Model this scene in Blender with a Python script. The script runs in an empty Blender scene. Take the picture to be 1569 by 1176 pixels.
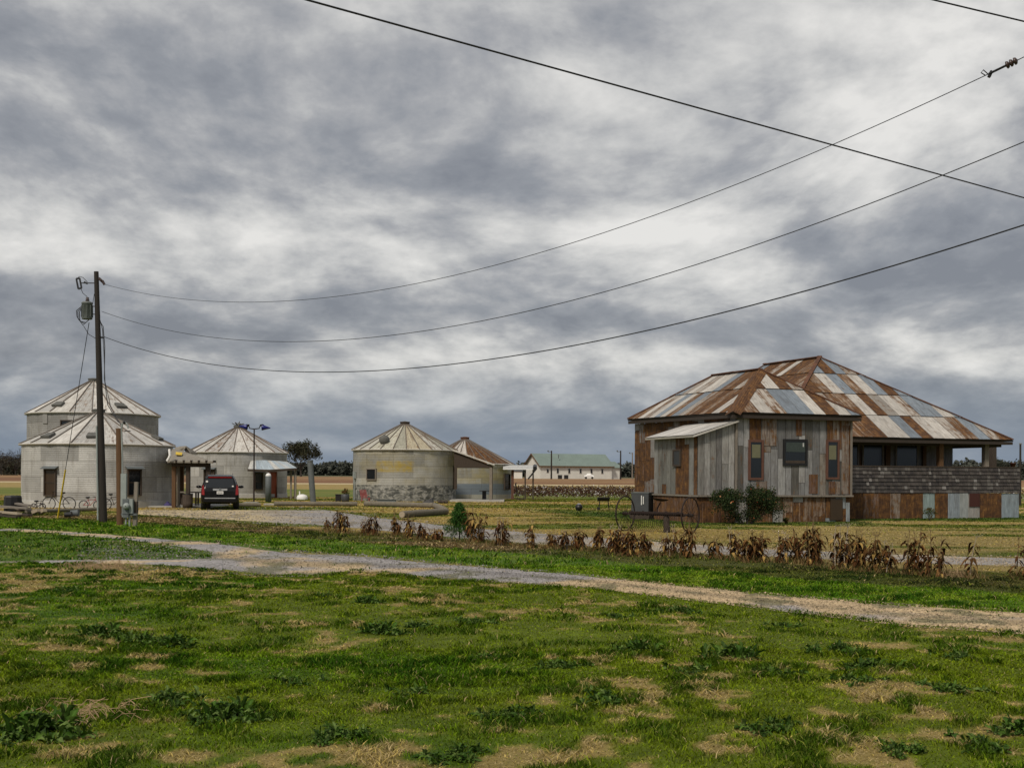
import bpy, math, random
import numpy as np
from mathutils import Vector, Matrix
random.seed(7); rng = np.random.default_rng(11)
R = math.radians; PI = math.pi
sc = bpy.context.scene; col = sc.collection

# ------------------------------------------------------------------ camera
F, H, ROLL = 1800.0, 1.9, 0.006          # focal length in photo pixels (1569 wide), eye height
def W(px, py, D):                          # a point seen at px,py standing D metres away
    a = px-784.5; b = 729.0-py
    return Vector(((a-b*ROLL)*D/F, D, H+(b+a*ROLL)*D/F))
def sm(a, b, x):
    t = np.clip((x-a)/(b-a), 0, 1); return t*t*(3-2*t)
def gz(x, y):                              # height of the terrain
    y = np.asarray(y, float); x = np.asarray(x, float)
    return 1.3*sm(115, 260, y) + 0.025*np.sin(x*.7+1.3*np.sin(y*.35))*np.cos(y*.55+.4*np.sin(x*.5))*(1-sm(25, 45, y))
def hor(px): return 729.0+(px-784.5)*ROLL
def dist(px, py): return H*F/(py-hor(px))
def G(px, py):                             # ground point under a pixel (level ground)
    D = dist(px, py); p = W(px, py, D); p.z = float(gz(p.x, p.y)); return p
def PX(x, y, z):
    u = x*F/y; v = (z-H)*F/y
    return 784.5+u+v*ROLL, 729.0-(v-u*ROLL)
cam = bpy.data.cameras.new('camera'); co = bpy.data.objects.new('camera', cam); col.objects.link(co)
c_, s_ = math.cos(math.atan(ROLL)), math.sin(math.atan(ROLL))
co.matrix_world = Matrix(((c_, -s_, 0, 0), (0, 0, -1, 0), (s_, c_, 0, H), (0, 0, 0, 1)))
cam.sensor_width = 36; cam.sensor_fit = 'HORIZONTAL'; cam.lens = 36*F/1569
cam.shift_y = (729-588)/1569; cam.clip_end = 12000; cam.clip_start = .1
sc.camera = co

# ------------------------------------------------------------------ node helper and materials
class NB:
    def __init__(s, nt): s.nt = nt; s.N = nt.nodes; s.L = nt.links; s.N.clear()
    def __call__(s, typ, ins=None, **props):
        n = s.N.new(typ)
        for k, v in props.items(): setattr(n, k, v)
        for k, v in (ins or {}).items():
            if isinstance(v, bpy.types.NodeSocket): s.L.new(v, n.inputs[k])
            else: n.inputs[k].default_value = v
        return n
    def math(s, op, a, b=0.0, c=None, clamp=False):
        n = s.N.new('ShaderNodeMath'); n.operation = op; n.use_clamp = clamp
        for i, v in enumerate((a, b) if c is None else (a, b, c)):
            if isinstance(v, bpy.types.NodeSocket): s.L.new(v, n.inputs[i])
            else: n.inputs[i].default_value = v
        return n.outputs[0]
    def mix(s, f, a, b, mode='MIX'):
        n = s.N.new('ShaderNodeMix'); n.data_type = 'RGBA'; n.blend_type = mode
        for k, v in ((0, f), (6, a), (7, b)):
            if isinstance(v, bpy.types.NodeSocket): s.L.new(v, n.inputs[k])
            else: n.inputs[k].default_value = v if k == 0 else (tuple(v)+(1,))[:4]
        return n.outputs[2]
    def ramp(s, f, stops):
        n = s.N.new('ShaderNodeValToRGB'); s.L.new(f, n.inputs[0]); e = n.color_ramp.elements
        while len(e) < len(stops): e.new(.5)
        for q, (p, c) in zip(e, stops):
            q.position = p; q.color = (tuple(c)+(1,))[:4] if not isinstance(c, (int, float)) else (c, c, c, 1)
        return n.outputs[0]
    def maprange(s, v, a, b, c=0, d=1):
        n = s.N.new('ShaderNodeMapRange'); s.L.new(v, n.inputs[0])
        for i, q in enumerate((a, b, c, d)):
            if isinstance(q, bpy.types.NodeSocket): s.L.new(q, n.inputs[i+1])
            else: n.inputs[i+1].default_value = q
        return n.outputs[0]
    def noise(s, vec, scale, detail=4, rough=.55, dist=0.0):
        return s('ShaderNodeTexNoise', {'Vector': vec, 'Scale': scale, 'Detail': detail, 'Roughness': rough, 'Distortion': dist}).outputs[0]
    def mapping(s, vec, scale, rot=(0, 0, 0)):
        return s('ShaderNodeMapping', {'Vector': vec, 'Scale': scale, 'Rotation': rot}).outputs[0]
def newmat(name):
    m = bpy.data.materials.new(name); m.use_nodes = True; return m, NB(m.node_tree)
def finish(nb, colr, rough=.7, metal=0.0, height=None, bstr=.4, bdist=.02, spec=.5, extra=None):
    ins = {'Base Color': colr, 'Roughness': rough, 'Metallic': metal, 'Specular IOR Level': spec}
    if height is not None:
        ins['Normal'] = nb('ShaderNodeBump', {'Height': height, 'Strength': bstr, 'Distance': bdist}).outputs[0]
    if extra: ins.update(extra)
    b = nb('ShaderNodeBsdfPrincipled', ins)
    nb('ShaderNodeOutputMaterial', {'Surface': b.outputs[0]})
def solid(name, c, rough=.7, metal=0.0, var=.35, scale=6.0, stretch=(1, 1, 1), bump=.15, spec=.5, c2=None):
    m, nb = newmat(name); o = nb('ShaderNodeTexCoord').outputs['Object']
    v = nb.mapping(o, stretch); n1 = nb.noise(v, scale, 6, .65); n2 = nb.noise(v, scale*6, 3, .6)
    f = nb.math('ADD', nb.math('MULTIPLY', n1, .7), nb.math('MULTIPLY', n2, .3))
    f = nb.maprange(f, .3, .7)
    c2 = c2 or tuple(x*(1-var) for x in c)
    cc = nb.mix(f, c2, tuple(min(1, x*(1+var*.6)) for x in c))
    finish(nb, cc, rough, metal, n2 if bump else None, bump, .01, spec); return m
M = {}
M['wood_grey'] = solid('weathered_wood', (.2, .175, .145), .9, 0, .5, 5, (6, 6, .6))
M['wood_dark'] = solid('dark_wood', (.05, .036, .026), .9, 0, .5, 5, (6, 6, .6))
M['wood_brown'] = solid('brown_treated_wood', (.11, .055, .022), .85, 0, .4, 5, (8, 8, .4))
M['wood_red'] = solid('reddish_wood', (.11, .048, .03), .85, 0, .4, 5, (6, 6, .6))
M['vent'] = solid('dull_vent_metal', (.1, .1, .09), .8)
M['band'] = solid('chalky_base_band', (.44, .44, .42), .85, 0, .3, 2)
M['pole_wood'] = solid('creosote_pole_wood', (.022, .017, .013), .85, 0, .5, 4, (10, 10, .35), .4)
M['wood_lt'] = solid('pale_cut_wood', (.36, .3, .22), .9, 0, .4, 4, (1, 5, 5))
M['log'] = solid('bark_log', (.16, .14, .105), .95, 0, .55, 3, (1, 4, 4), .4)
M['black'] = solid('black_iron', (.012, .012, .013), .5, .2, .3)
M['blackrub'] = solid('black_rubber', (.012, .012, .012), .8, 0, .3)
M['rustiron'] = solid('rusty_iron', (.022, .012, .009), .9, .1, .6, 9)
M['greysteel'] = solid('grey_painted_steel', (.10, .115, .12), .7, .0, .3, 3)
M['greymeter'] = solid('grey_meter_paint', (.26, .29, .28), .7, 0, .2, 3)
M['transformer'] = solid('transformer_paint', (.12, .135, .13), .6, 0, .25, 4)
M['white'] = solid('white_paint', (.72, .72, .7), .6, 0, .15, 3)
M['whitewash'] = solid('white_siding', (.62, .62, .57), .7, 0, .12, 1)
M['conc'] = solid('concrete', (.36, .35, .32), .9, 0, .3, 3)
M['asph'] = solid('asphalt_shingle', (.22, .2, .165), .95, 0, .35, 4)
M['blue'] = solid('blue_enamel', (.006, .012, .14), .35, .0, .2)
M['yellow'] = solid('yellow_plastic', (.55, .38, .02), .5, 0, .3)
M['red'] = solid('faded_red_paint', (.28, .05, .05), .6, 0, .35)
M['reddoor'] = solid('red_door_paint', (.3, .06, .02), .6, 0, .3)
M['purple'] = solid('purple_cloth', (.05, .04, .14), .8, 0, .3)
M['steelroof'] = solid('far_green_roof', (.16, .21, .185), .6, .0, .18, .6)
M['acgrey'] = solid('air_unit_grey', (.06, .065, .07), .6, .3, .25, 3)
M['terra'] = solid('terracotta', (.1, .03, .02), .8)
M['aluminium'] = solid('weathered_aluminium', (.42, .44, .46), .45, .5, .2)
M['ridgecap'] = solid('rusty_ridge_cap', (.12, .05, .024), .85, .1, .6, 2.5, c2=(.03, .013, .008))
M['eave'] = solid('dark_eave_timber', (.03, .022, .016), .9)
M['dirty_white'] = solid('dirty_white_trim', (.5, .48, .44), .8, 0, .3, 3)
M['brass'] = solid('chrome', (.6, .6, .62), .2, 1, .05, bump=0)
M['cable'] = solid('cable_black', (.01, .01, .011), .6, 0, .2, bump=0)
M['porcelain'] = solid('brown_porcelain', (.05, .03, .025), .3, 0, .2, bump=0)
M['tin_blue'] = solid('pale_blue_tin', (.3, .36, .4), .5, .3, .3, 2, (1, 1, 1))
def glass(name, c, rough=.12):
    m, nb = newmat(name); o = nb('ShaderNodeTexCoord').outputs['Object']; n = nb.noise(o, 1.7, 3)
    finish(nb, nb.mix(n, c, tuple(x*.5 for x in c)), rough, 0, n, .05, .02, .6); return m
M['glass'] = glass('dark_window_glass', (.014, .017, .02))
M['glassbrown'] = glass('brown_blind_window', (.05, .028, .012), .35)
M['screen'] = glass('dusty_insect_screen', (.03, .035, .04), .6)
M['blind'] = solid('yellowed_blind', (.13, .13, .075), .7, 0, .2)
m, nb = newmat('black_car_paint'); o = nb('ShaderNodeTexCoord').outputs['Object']; n = nb.noise(o, 3, 3)
finish(nb, nb.mix(n, (.004, .004, .005), (.007, .007, .008)), nb.maprange(n, .3, .7, .2, .35), 0, None, spec=.25, extra={'Coat Weight': .08, 'Coat Roughness': .08}); M['carpaint'] = m
m, nb = newmat('tail_lamp_red'); finish(nb, nb.mix(nb.noise(nb('ShaderNodeTexCoord').outputs['Object'], 8), (.17, .004, .004), (.26, .012, .01)), .2); M['tail'] = m

def corrugated_bin(name, base, stain, yellow=0.0, lower=None, yp=False):
    """galvanised bin wall: brick-laid curved sheets, seams, stains. UV in metres round the wall."""
    m, nb = newmat(name); uv = nb('ShaderNodeTexCoord').outputs['UV']
    br = nb('ShaderNodeTexBrick', {'Vector': uv, 'Color1': (.0, .0, .0, 1), 'Color2': (1, 1, 1, 1), 'Mortar': (.5, .5, .5, 1), 'Scale': 1.0,
            'Mortar Size': .012, 'Mortar Smooth': .3, 'Bias': 0.0, 'Brick Width': 2.3, 'Row Height': .86}, offset=.37)
    val = nb.maprange(br.outputs[0], 0, 1, .66, 1.18)
    n = nb.noise(uv, .9, 5, .6, .6); ns = nb.noise(nb.mapping(uv, (2.2, .35, 1)), 1.6, 5, .6); nf = nb.noise(uv, 14, 4, .7)
    c = nb.mix(nb.maprange(n, .35, .7), base, tuple(x*.72 for x in base))
    c = nb.mix(nb.maprange(ns, .52, .70, 0, .85), c, stain)
    c = nb.mix(1.0, c, nb('ShaderNodeCombineColor', {0: val, 1: val, 2: val}).outputs[0], 'MULTIPLY')
    c = nb.mix(nb.maprange(nf, .35, .75, 0, .35), c, (.08, .075, .06))
    sep = nb('ShaderNodeSeparateXYZ', {0: uv})
    if yellow:
        ny = nb.math('MULTIPLY', nb.maprange(nb.noise(nb.mapping(uv, (.5, 1.2, 1)), 1.1, 4), .44, .62), yellow)
        c = nb.mix(nb.math('MULTIPLY', ny, nb.maprange(sep.outputs[1], .9, 1.5)), c, (.36, .28, .05))
    if yp:
        bx_ = nb.math('MULTIPLY', nb.math('MULTIPLY', nb.maprange(sep.outputs[0], 56.0, 56.3), nb.maprange(sep.outputs[0], 59.1, 58.8)), nb.math('MULTIPLY', nb.maprange(sep.outputs[1], 2.08, 2.2), nb.maprange(sep.outputs[1], 3.0, 2.9)))
        c = nb.mix(nb.math('MULTIPLY', bx_, nb.maprange(nb.noise(uv, 2.2, 5), .35, .6, .15, .9)), c, (.34, .25, .04))
    if lower == 'peel':
        pm = nb.math('MULTIPLY', nb.maprange(nb.noise(nb.mapping(uv, (1, 1.6, 1)), 1.9, 7, .75, .5), .42, .56), nb.maprange(sep.outputs[1], 1.22, 1.16))
        c = nb.mix(pm, c, (.06, .065, .06))
    if lower == 'blue':
        c = nb.mix(nb.math('MULTIPLY', nb.maprange(sep.outputs[1], 1.27, 1.25), nb.maprange(sep.outputs[1], .38, .4)), c, (.15, .18, .21))
    c = nb.mix(nb.math('MULTIPLY', br.outputs[1], .7), c, (.07, .06, .05))
    finish(nb, c, .62, .15, nf, .15, .01); return m
M['bin_a'] = corrugated_bin('galvanised_wall_light', (.52, .52, .505), (.33, .32, .3))
M['bin_b'] = corrugated_bin('galvanised_wall_dull', (.37, .365, .355), (.24, .225, .2))
M['bin_c'] = corrugated_bin('galvanised_wall_grey', (.47, .465, .45), (.28, .27, .24))
M['bin_d'] = corrugated_bin('galvanised_wall_yellowed', (.42, .42, .39), (.3, .29, .24), .2, 'peel', True)
M['bin_e'] = corrugated_bin('galvanised_wall_banded', (.45, .44, .38), (.32, .28, .18), .4, 'blue')

def patch(name, pitch=.076, board=False):
    """salvaged sheet: tint + rust amount (alpha) come per sheet; UV in metres along the sheet."""
    m, nb = newmat(name); uv = nb('ShaderNodeTexCoord').outputs['UV']
    at = nb('ShaderNodeAttribute', attribute_name='tint'); rust = at.outputs['Alpha']
    A = nb.noise(nb.mapping(uv, (5, .55, 1)), 1.3, 6, .65); B = nb.noise(uv, 3.2, 6, .7); C = nb.noise(nb.mapping(uv, (16, 1.2, 1)), 1.5, 5, .7)
    v = nb.math('ADD', nb.math('MULTIPLY', A, .6), nb.math('MULTIPLY', B, .4))
    lo = nb.math('MULTIPLY_ADD', rust, -.38, .67); hi = nb.math('ADD', lo, .12)
    mask = nb.maprange(v, lo, hi)
    k = nb.maprange(C, .25, .75, .45, 1.35)
    base = nb.mix(1.0, at.outputs['Color'], nb('ShaderNodeCombineColor', {0: k, 1: k, 2: k}).outputs[0], 'MULTIPLY')
    base = nb.mix(nb.maprange(B, .5, .75, 0, .5), base, nb.mix(1.0, base, (.55, .48, .4), 'MULTIPLY'))
    rr = nb.ramp(nb.math('ADD', nb.math('MULTIPLY', B, .6), nb.math('MULTIPLY', C, .4)), [(.3, (.022, .011, .005)), (.45, (.062, .026, .009)), (.55, (.135, .06, .016)), (.68, (.33, .17, .045))])
    c = nb.mix(mask, base, rr)
    st_ = nb.noise(nb.mapping(uv, (2.2, .4, 1)), 1.9, 4, .6); c = nb.mix(nb.maprange(st_, .5, .72, 0, .6), c, nb.mix(1.0, c, (.42, .36, .32), 'MULTIPLY'))
    sx = nb('ShaderNodeSeparateXYZ', {0: uv}).outputs[0]
    w = nb.math('SINE', nb.math('MULTIPLY', sx, 2*PI/pitch))
    if board: w = nb.math('POWER', nb.math('ABSOLUTE', nb.math('SINE', nb.math('MULTIPLY', sx, PI/pitch))), .15)
    h = nb.math('ADD', nb.math('MULTIPLY', w, 1.0), nb.math('MULTIPLY', B, .8))
    finish(nb, c, nb.maprange(mask, 0, 1, .55, .9), .12 if not board else 0.0, h, .55, .012); return m
M['sheet'] = patch('salvaged_corrugated_sheet'); M['ribsheet'] = patch('ribbed_wall_sheet', .11); M['boards'] = patch('old_wall_boards', .16, True)
M['coneroof'] = patch('bin_roof_sheet', 50.0)

def vcol(name, attr='gcol', rough=.9, hf=30.0, hf2=120., lo=.6, hi=1.35, spec=.2, bump=.5, bd=.03, transl=0.0):
    m, nb = newmat(name); o = nb('ShaderNodeTexCoord').outputs['Object']
    at = nb('ShaderNodeAttribute', attribute_name=attr)
    n = nb.noise(o, hf, 5, .7); n2 = nb.noise(o, hf2, 2, .6)
    f = nb.math('ADD', nb.math('MULTIPLY', n, .6), nb.math('MULTIPLY', n2, .4))
    if name == 'turf_ground': f = nb.math('ADD', nb.math('MULTIPLY', f, .65), nb.math('MULTIPLY', nb.noise(nb.mapping(o, (.5, 1.0, 1)), 1.1, 6, .7), .35))
    k = nb.maprange(f, .34, .66, lo, hi)
    c = nb.mix(1.0, at.outputs['Color'], nb('ShaderNodeCombineColor', {0: k, 1: k, 2: k}).outputs[0], 'MULTIPLY')
    ins = {'Base Color': c, 'Roughness': rough, 'Specular IOR Level': spec}
    if bump: ins['Normal'] = nb('ShaderNodeBump', {'Height': f, 'Strength': bump, 'Distance': bd}).outputs[0]
    b = nb('ShaderNodeBsdfPrincipled', ins); out = b.outputs[0]
    if transl:
        t = nb('ShaderNodeBsdfTranslucent', {'Color': c})
        out = nb('ShaderNodeMixShader', {0: transl, 1: out, 2: t.outputs[0]}).outputs[0]
    nb('ShaderNodeOutputMaterial', {'Surface': out}); return m
M['ground'] = vcol('turf_ground', hf=5.0, hf2=38.0, lo=.55, hi=1.4, bump=.8)
M['gravel'] = vcol('gravel', hf=11.0, hf2=26.0, lo=.3, hi=1.6, bump=.9, bd=.03)
M['blades'] = vcol('grass_blades', hf=3, hf2=9, lo=.85, hi=1.15, rough=.75, spec=.08, bump=0, transl=.3)
M['leaf'] = vcol('leaves', hf=2, hf2=20, lo=.8, hi=1.2, rough=.8, spec=.08, bump=0, transl=.2)
M['bark'] = solid('tree_bark', (.04, .034, .028), .95)
M['twig'] = vcol('far_foliage', hf=.2, hf2=1, lo=.8, hi=1.2, bump=0)

# ------------------------------------------------------------------ object helpers
def tagp(o, label=None, cat=None, group=None, kind=None):
    if label: o['label'] = label
    if cat: o['category'] = cat
    if group: o['group'] = group
    if kind: o['kind'] = kind
    return o
def T(name, label, cat, loc=(0, 0, 0), rz=0, group=None):
    o = bpy.data.objects.new(name, None); col.objects.link(o); o.location = loc; o.rotation_euler = (0, 0, rz)
    o.empty_display_size = .2
    return tagp(o, label, cat, group)
def inv(root):
    if root is None: return Matrix.Identity(4)
    return (Matrix.Translation(root.location) @ root.rotation_euler.to_matrix().to_4x4()).inverted()
class MB:
    def __init__(s): s.v = []; s.f = []; s.c = []; s.uv = []; s.smooth = []
    def face(s, pts, c=(1, 1, 1, 0), uv=None, smooth=False):
        k = len(s.v); s.v += [tuple(p) for p in pts]; s.f.append(tuple(range(k, k+len(pts)))); s.c.append(c)
        s.uv.append(uv or [(0, 0)]*len(pts)); s.smooth.append(smooth)
    def grid(s, rows, close=False, c=(1, 1, 1, 0), smooth=True, uvs=None, cfn=None):
        """rows of equal-length point lists -> quads"""
        k = len(s.v); n = len(rows[0])
        for r in rows: s.v += [tuple(p) for p in r]
        for i in range(len(rows)-1):
            for j in range(n if close else n-1):
                q = (j+1) % n
                s.f.append((k+i*n+j, k+i*n+q, k+(i+1)*n+q, k+(i+1)*n+j)); s.smooth.append(smooth)
                s.c.append(cfn(i, j) if cfn else c)
                s.uv.append([uvs(i, j), uvs(i, j+1), uvs(i+1, j+1), uvs(i+1, j)] if uvs else [(0, 0)]*4)
    def box(s, c, d, rz=0, col=(1, 1, 1, 0), mat=None):
        m = mat if mat is not None else Matrix.Translation(Vector(c)) @ Matrix.Rotation(rz, 4, 'Z')
        x, y, z = d[0]/2, d[1]/2, d[2]/2
        P = [m @ Vector(q) for q in ((-x, -y, -z), (x, -y, -z), (x, y, -z), (-x, y, -z), (-x, -y, z), (x, -y, z), (x, y, z), (-x, y, z))]
        k = len(s.v); s.v += [tuple(p) for p in P]
        for a in ((0, 3, 2, 1), (4, 5, 6, 7), (0, 1, 5, 4), (1, 2, 6, 5), (2, 3, 7, 6), (3, 0, 4, 7)):
            s.f.append(tuple(k+i for i in a)); s.c.append(col); s.uv.append([(0, 0), (.5, 0), (.5, .5), (0, .5)]); s.smooth.append(False)
        return s
    def bar(s, a, b, w, h=None):
        a, b = Vector(a), Vector(b); d = b-a; L = d.length; q = d.to_track_quat('Z', 'Y').to_matrix().to_4x4()
        return s.box(None, (w, h or w, L), mat=Matrix.Translation((a+b)/2) @ q)
    def prism(s, pts, nrm):
        """thick slab from a planar polygon and an offset vector"""
        pts = [Vector(p) for p in pts]; n = Vector(nrm); top = [p+n for p in pts]
        s.face(list(reversed(pts))); s.face(top)
        for i in range(len(pts)):
            j = (i+1) % len(pts); s.face([pts[i], pts[j], top[j], top[i]])
        return s
    def tube(s, pts, r, n=8, caps=True, cl=False):
        pts = [Vector(p) for p in pts]; k = len(pts); rr = [r]*k if isinstance(r, (int, float)) else r
        rows = []; up = Vector((0, 0, 1)); prev = None
        for i, p in enumerate(pts):
            if cl: t = pts[(i+1) % k]-pts[i-1]
            else: t = pts[min(i+1, k-1)]-pts[max(i-1, 0)]
            t.normalize()
            x = prev - t*prev.dot(t) if prev is not None else t.cross(up)
            if x.length < 1e-4: x = t.cross(Vector((1, 0, 0)))
            x.normalize(); prev = x; y = t.cross(x)
            rows.append([p+(x*math.cos(2*PI*j/n)+y*math.sin(2*PI*j/n))*rr[i] for j in range(n)])
        if cl: rows.append(rows[0])
        s.grid(rows, True)
        if caps and not cl: s.face(list(reversed(rows[0]))); s.face(rows[-1])
        return s
    def lathe(s, prof, c, n=20, smooth=True, m=None):
        c = Vector(c); m = m or Matrix.Identity(3)
        s.grid([[c+m @ Vector((r*math.cos(2*PI*j/n), r*math.sin(2*PI*j/n), z)) for j in range(n)] for r, z in prof], True, smooth=smooth); return s
    def build(s, name, mat, parent=None, world=True, kind=None):
        me = bpy.data.meshes.new(name); vs = s.v
        if parent is not None and world:
            im = inv(parent); vs = [tuple(im @ Vector(v)) for v in s.v]
        me.from_pydata(vs, [], s.f); me.polygons.foreach_set('use_smooth', s.smooth)
        ul = me.uv_layers.new(name='UVMap'); ul.data.foreach_set('uv', [x for f in s.uv for p in f for x in p])
        ca = me.color_attributes.new('tint', 'FLOAT_COLOR', 'CORNER')
        ca.data.foreach_set('color', [x for f, c in zip(s.f, s.c) for _ in f for x in c])
        me.update(); me.materials.append(mat)
        o = bpy.data.objects.new(name, me); col.objects.link(o); o.parent = parent
        if kind: o['kind'] = kind
        return o
def npmesh(name, verts, faces, cols, mat, smooth=False, parent=None):
    """fast mesh: verts (N,3), faces (M,k) one k, cols (N,3) per vertex"""
    me = bpy.data.meshes.new(name); k = faces.shape[1]
    me.vertices.add(len(verts)); me.vertices.foreach_set('co', verts.astype(np.float32).ravel())
    me.loops.add(faces.size); me.loops.foreach_set('vertex_index', faces.astype(np.int32).ravel())
    me.polygons.add(len(faces)); me.polygons.foreach_set('loop_start', np.arange(0, faces.size, k, dtype=np.int32))
    me.polygons.foreach_set('use_smooth', np.full(len(faces), smooth))
    ca = me.color_attributes.new('gcol', 'FLOAT_COLOR', 'POINT')
    ca.data.foreach_set('color', np.concatenate([cols, np.ones((len(cols), 1))], 1).astype(np.float32).ravel())
    me.update(calc_edges=True); me.materials.append(mat)
    o = bpy.data.objects.new(name, me); col.objects.link(o); o.parent = parent; return o
def copy_tree(o, parent=None):
    c = o.copy(); col.objects.link(c); c.parent = parent
    for ch in list(o.children): copy_tree(ch, c)
    return c
# numpy value noise
_tab = rng.random((8, 257, 257)); _tab[:, 256, :] = _tab[:, 0, :]; _tab[:, :, 256] = _tab[:, :, 0]
def vn(x, y, s, k=0):
    x = np.asarray(x)/s+37.2*k; y = np.asarray(y)/s+11.7*k; xi = np.floor(x).astype(int); yi = np.floor(y).astype(int)
    fx = x-xi; fy = y-yi; fx = fx*fx*(3-2*fx); fy = fy*fy*(3-2*fy); xi &= 255; yi &= 255; t = _tab[k % 8]
    return (t[xi, yi]*(1-fx)+t[xi+1, yi]*fx)*(1-fy)+(t[xi, yi+1]*(1-fx)+t[xi+1, yi+1]*fx)*fy
def fbm(x, y, s, k=0, o=4):
    r = 0; a = 1; w = 0
    for i in range(o): r = r+a*vn(x, y, s/2**i, k+i); w += a; a *= .55
    return r/w

# ------------------------------------------------------------------ ground: colour of the land as one function of place
def line(*p): xs, ys = zip(*p); return lambda q: np.interp(q, xs, ys)
L1up = line((-400, 800), (60, 810), (330, 829), (430, 843), (560, 852), (800, 874), (940, 887), (1140, 907), (1380, 929), (1569, 940), (2400, 990))
L1lo = line((-400, 866), (0, 864), (250, 868), (330, 873), (400, 880), (480, 881), (550, 875), (720, 889), (900, 901), (1180, 932), (1400, 959), (1569, 972), (2400, 1035))
GTop = line((-400, 785), (0, 792), (240, 803), (480, 826), (860, 853), (1220, 888), (1569, 910), (2400, 960))
BTop = line((-400, 775), (0, 783), (220, 790), (500, 812), (860, 838), (1100, 850), (1220, 864), (1569, 880), (2400, 925))
def mixc(a, b, f): return a*(1-f[..., None])+np.array(b)*f[..., None]
def land(x, y):
    z = gz(x, y); yy = np.maximum(y, 3.0); px, py = PX(x, yy, z)
    a = fbm(x, y, 3.2, 0); b = fbm(x, y, .9, 2); c = fbm(x, y, .28, 4, 3); d = fbm(x, y*2.2, 9, 5)
    edge = (b-.5)*14
    n = a*.24+b*.33+c*.43
    # foreground turf
    bias = .032*sm(1020, 1150, py)+.035*(1-sm(900, 940, py))*(1-sm(700, 1000, px))-.03*sm(920, 980, py)*(1-sm(1020, 1090, py))
    dry = sm(.54, .625, n+bias*.9)
    green = mixc(np.broadcast_to(np.array((.054, .115, .002)), x.shape+(3,)), (.10, .178, .004), sm(.35, .65, c))
    green = mixc(green, (.17, .185, .008), sm(.42, .6, d)*.45)
    C = mixc(green, (.38, .27, .10), dry*.8)
    # strips
    bright = mixc(np.broadcast_to(np.array((.085, .165, .006)), x.shape+(3,)), (.14, .21, .012), sm(.4, .65, b))
    C = mixc(C, (.075, .15, .008), sm(-6, 6, L1lo(px)-py+edge)*.8*(1-sm(380, 460, px)))
    mb = sm(-2, 3, L1up(px)-py+edge*.15)
    C = C*(1-mb[..., None])+bright*mb[..., None]
    br = mixc(np.broadcast_to(np.array((.13, .085, .03)), x.shape+(3,)), (.08, .10, .012), sm(.42, .6, a)*.8)
    br = mixc(br, (.055, .08, .014), sm(1000, 1300, px)*.6)
    m2 = sm(-1.5, 2.5, GTop(px)-py+edge*.25); C = C*(1-m2[..., None])+br*m2[..., None]
    dd = fbm(x*.5, y*1.5, 5, 1)
    lawn = mixc(np.broadcast_to(np.array((.30, .22, .055)), x.shape+(3,)), (.105, .13, .012), sm(.42, .58, dd))
    lawn = mixc(lawn, (.31, .25, .11), sm(.55, .7, n)*.5)
    lawn = mixc(lawn, (.30, .235, .08), sm(1050, 1250, px)*(1-sm(.45, .6, dd))*.6)
    m3 = sm(-2, 3, BTop(px)-py+edge*.2); C = C*(1-m3[..., None])+lawn*m3[..., None]
    # greener strip along the house wall
    hx, hy = x-9.42, y-49.5; lx = hx*.9455+hy*.3256; ly = -hx*.3256+hy*.9455
    C = mixc(C, (.05, .095, .014), sm(-3.2, -1.2, np.where(lx < 6, ly, ly-2.85)+(b-.5)*2)*sm(-4, -2, lx)*(1-sm(18, 22, lx))*(1-sm(60, 75, y))*.85)
    # distant fields, in bands of distance
    wob = (d-.5)*6
    C = mixc(C, (.085, .12, .018), sm(95, 108, y+wob)*.75)
    C = mixc(C, (.27, .20, .07), sm(138, 150, y+wob))
    C = mixc(C, (.46, .38, .24), sm(176, 178, y+wob*.15)*(1-sm(183, 185, y+wob*.15)))
    fld = mixc(np.broadcast_to(np.array((.17, .085, .042)), x.shape+(3,)), (.25, .155, .07), sm(.4, .65, fbm(x*.15, y, 22, 3)))
    m4 = sm(184, 187, y+wob*.15); C = C*(1-m4[..., None])+fld*m4[..., None]
    C = mixc(C, (.085, .09, .04), sm(420, 520, y))
    return C
ys = [-120, -60, -30, -14, -5, 0, 2.5, 4]
while ys[-1] < 220: ys.append(ys[-1]*1.0105)
while ys[-1] < 5000: ys.append(ys[-1]*1.045)
ys = np.array(ys)
us = np.concatenate([-np.geomspace(14, .66, 26)[:-1], np.linspace(-.64, .64, 400), np.geomspace(.66, 14, 26)[1:]])
wd = np.where(ys > 5, ys+3.5, 8.5+(5-ys)*.9)
Xg = us[None, :]*wd[:, None]; Yg = np.broadcast_to(ys[:, None], Xg.shape)
gv = np.stack([Xg, Yg, gz(Xg, Yg)], -1).reshape(-1, 3)
nr, nc = Xg.shape; ii = (np.arange(nr-1)[:, None]*nc+np.arange(nc-1)[None, :]).ravel()
gf = np.stack([ii, ii+1, ii+nc+1, ii+nc], 1)
g = npmesh('ground', gv, gf, (land(Xg, Yg)*(1-.38*(1-sm(30, 60, Yg)))[..., None]).reshape(-1, 3), M['ground'], True); tagp(g, kind='structure')

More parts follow.
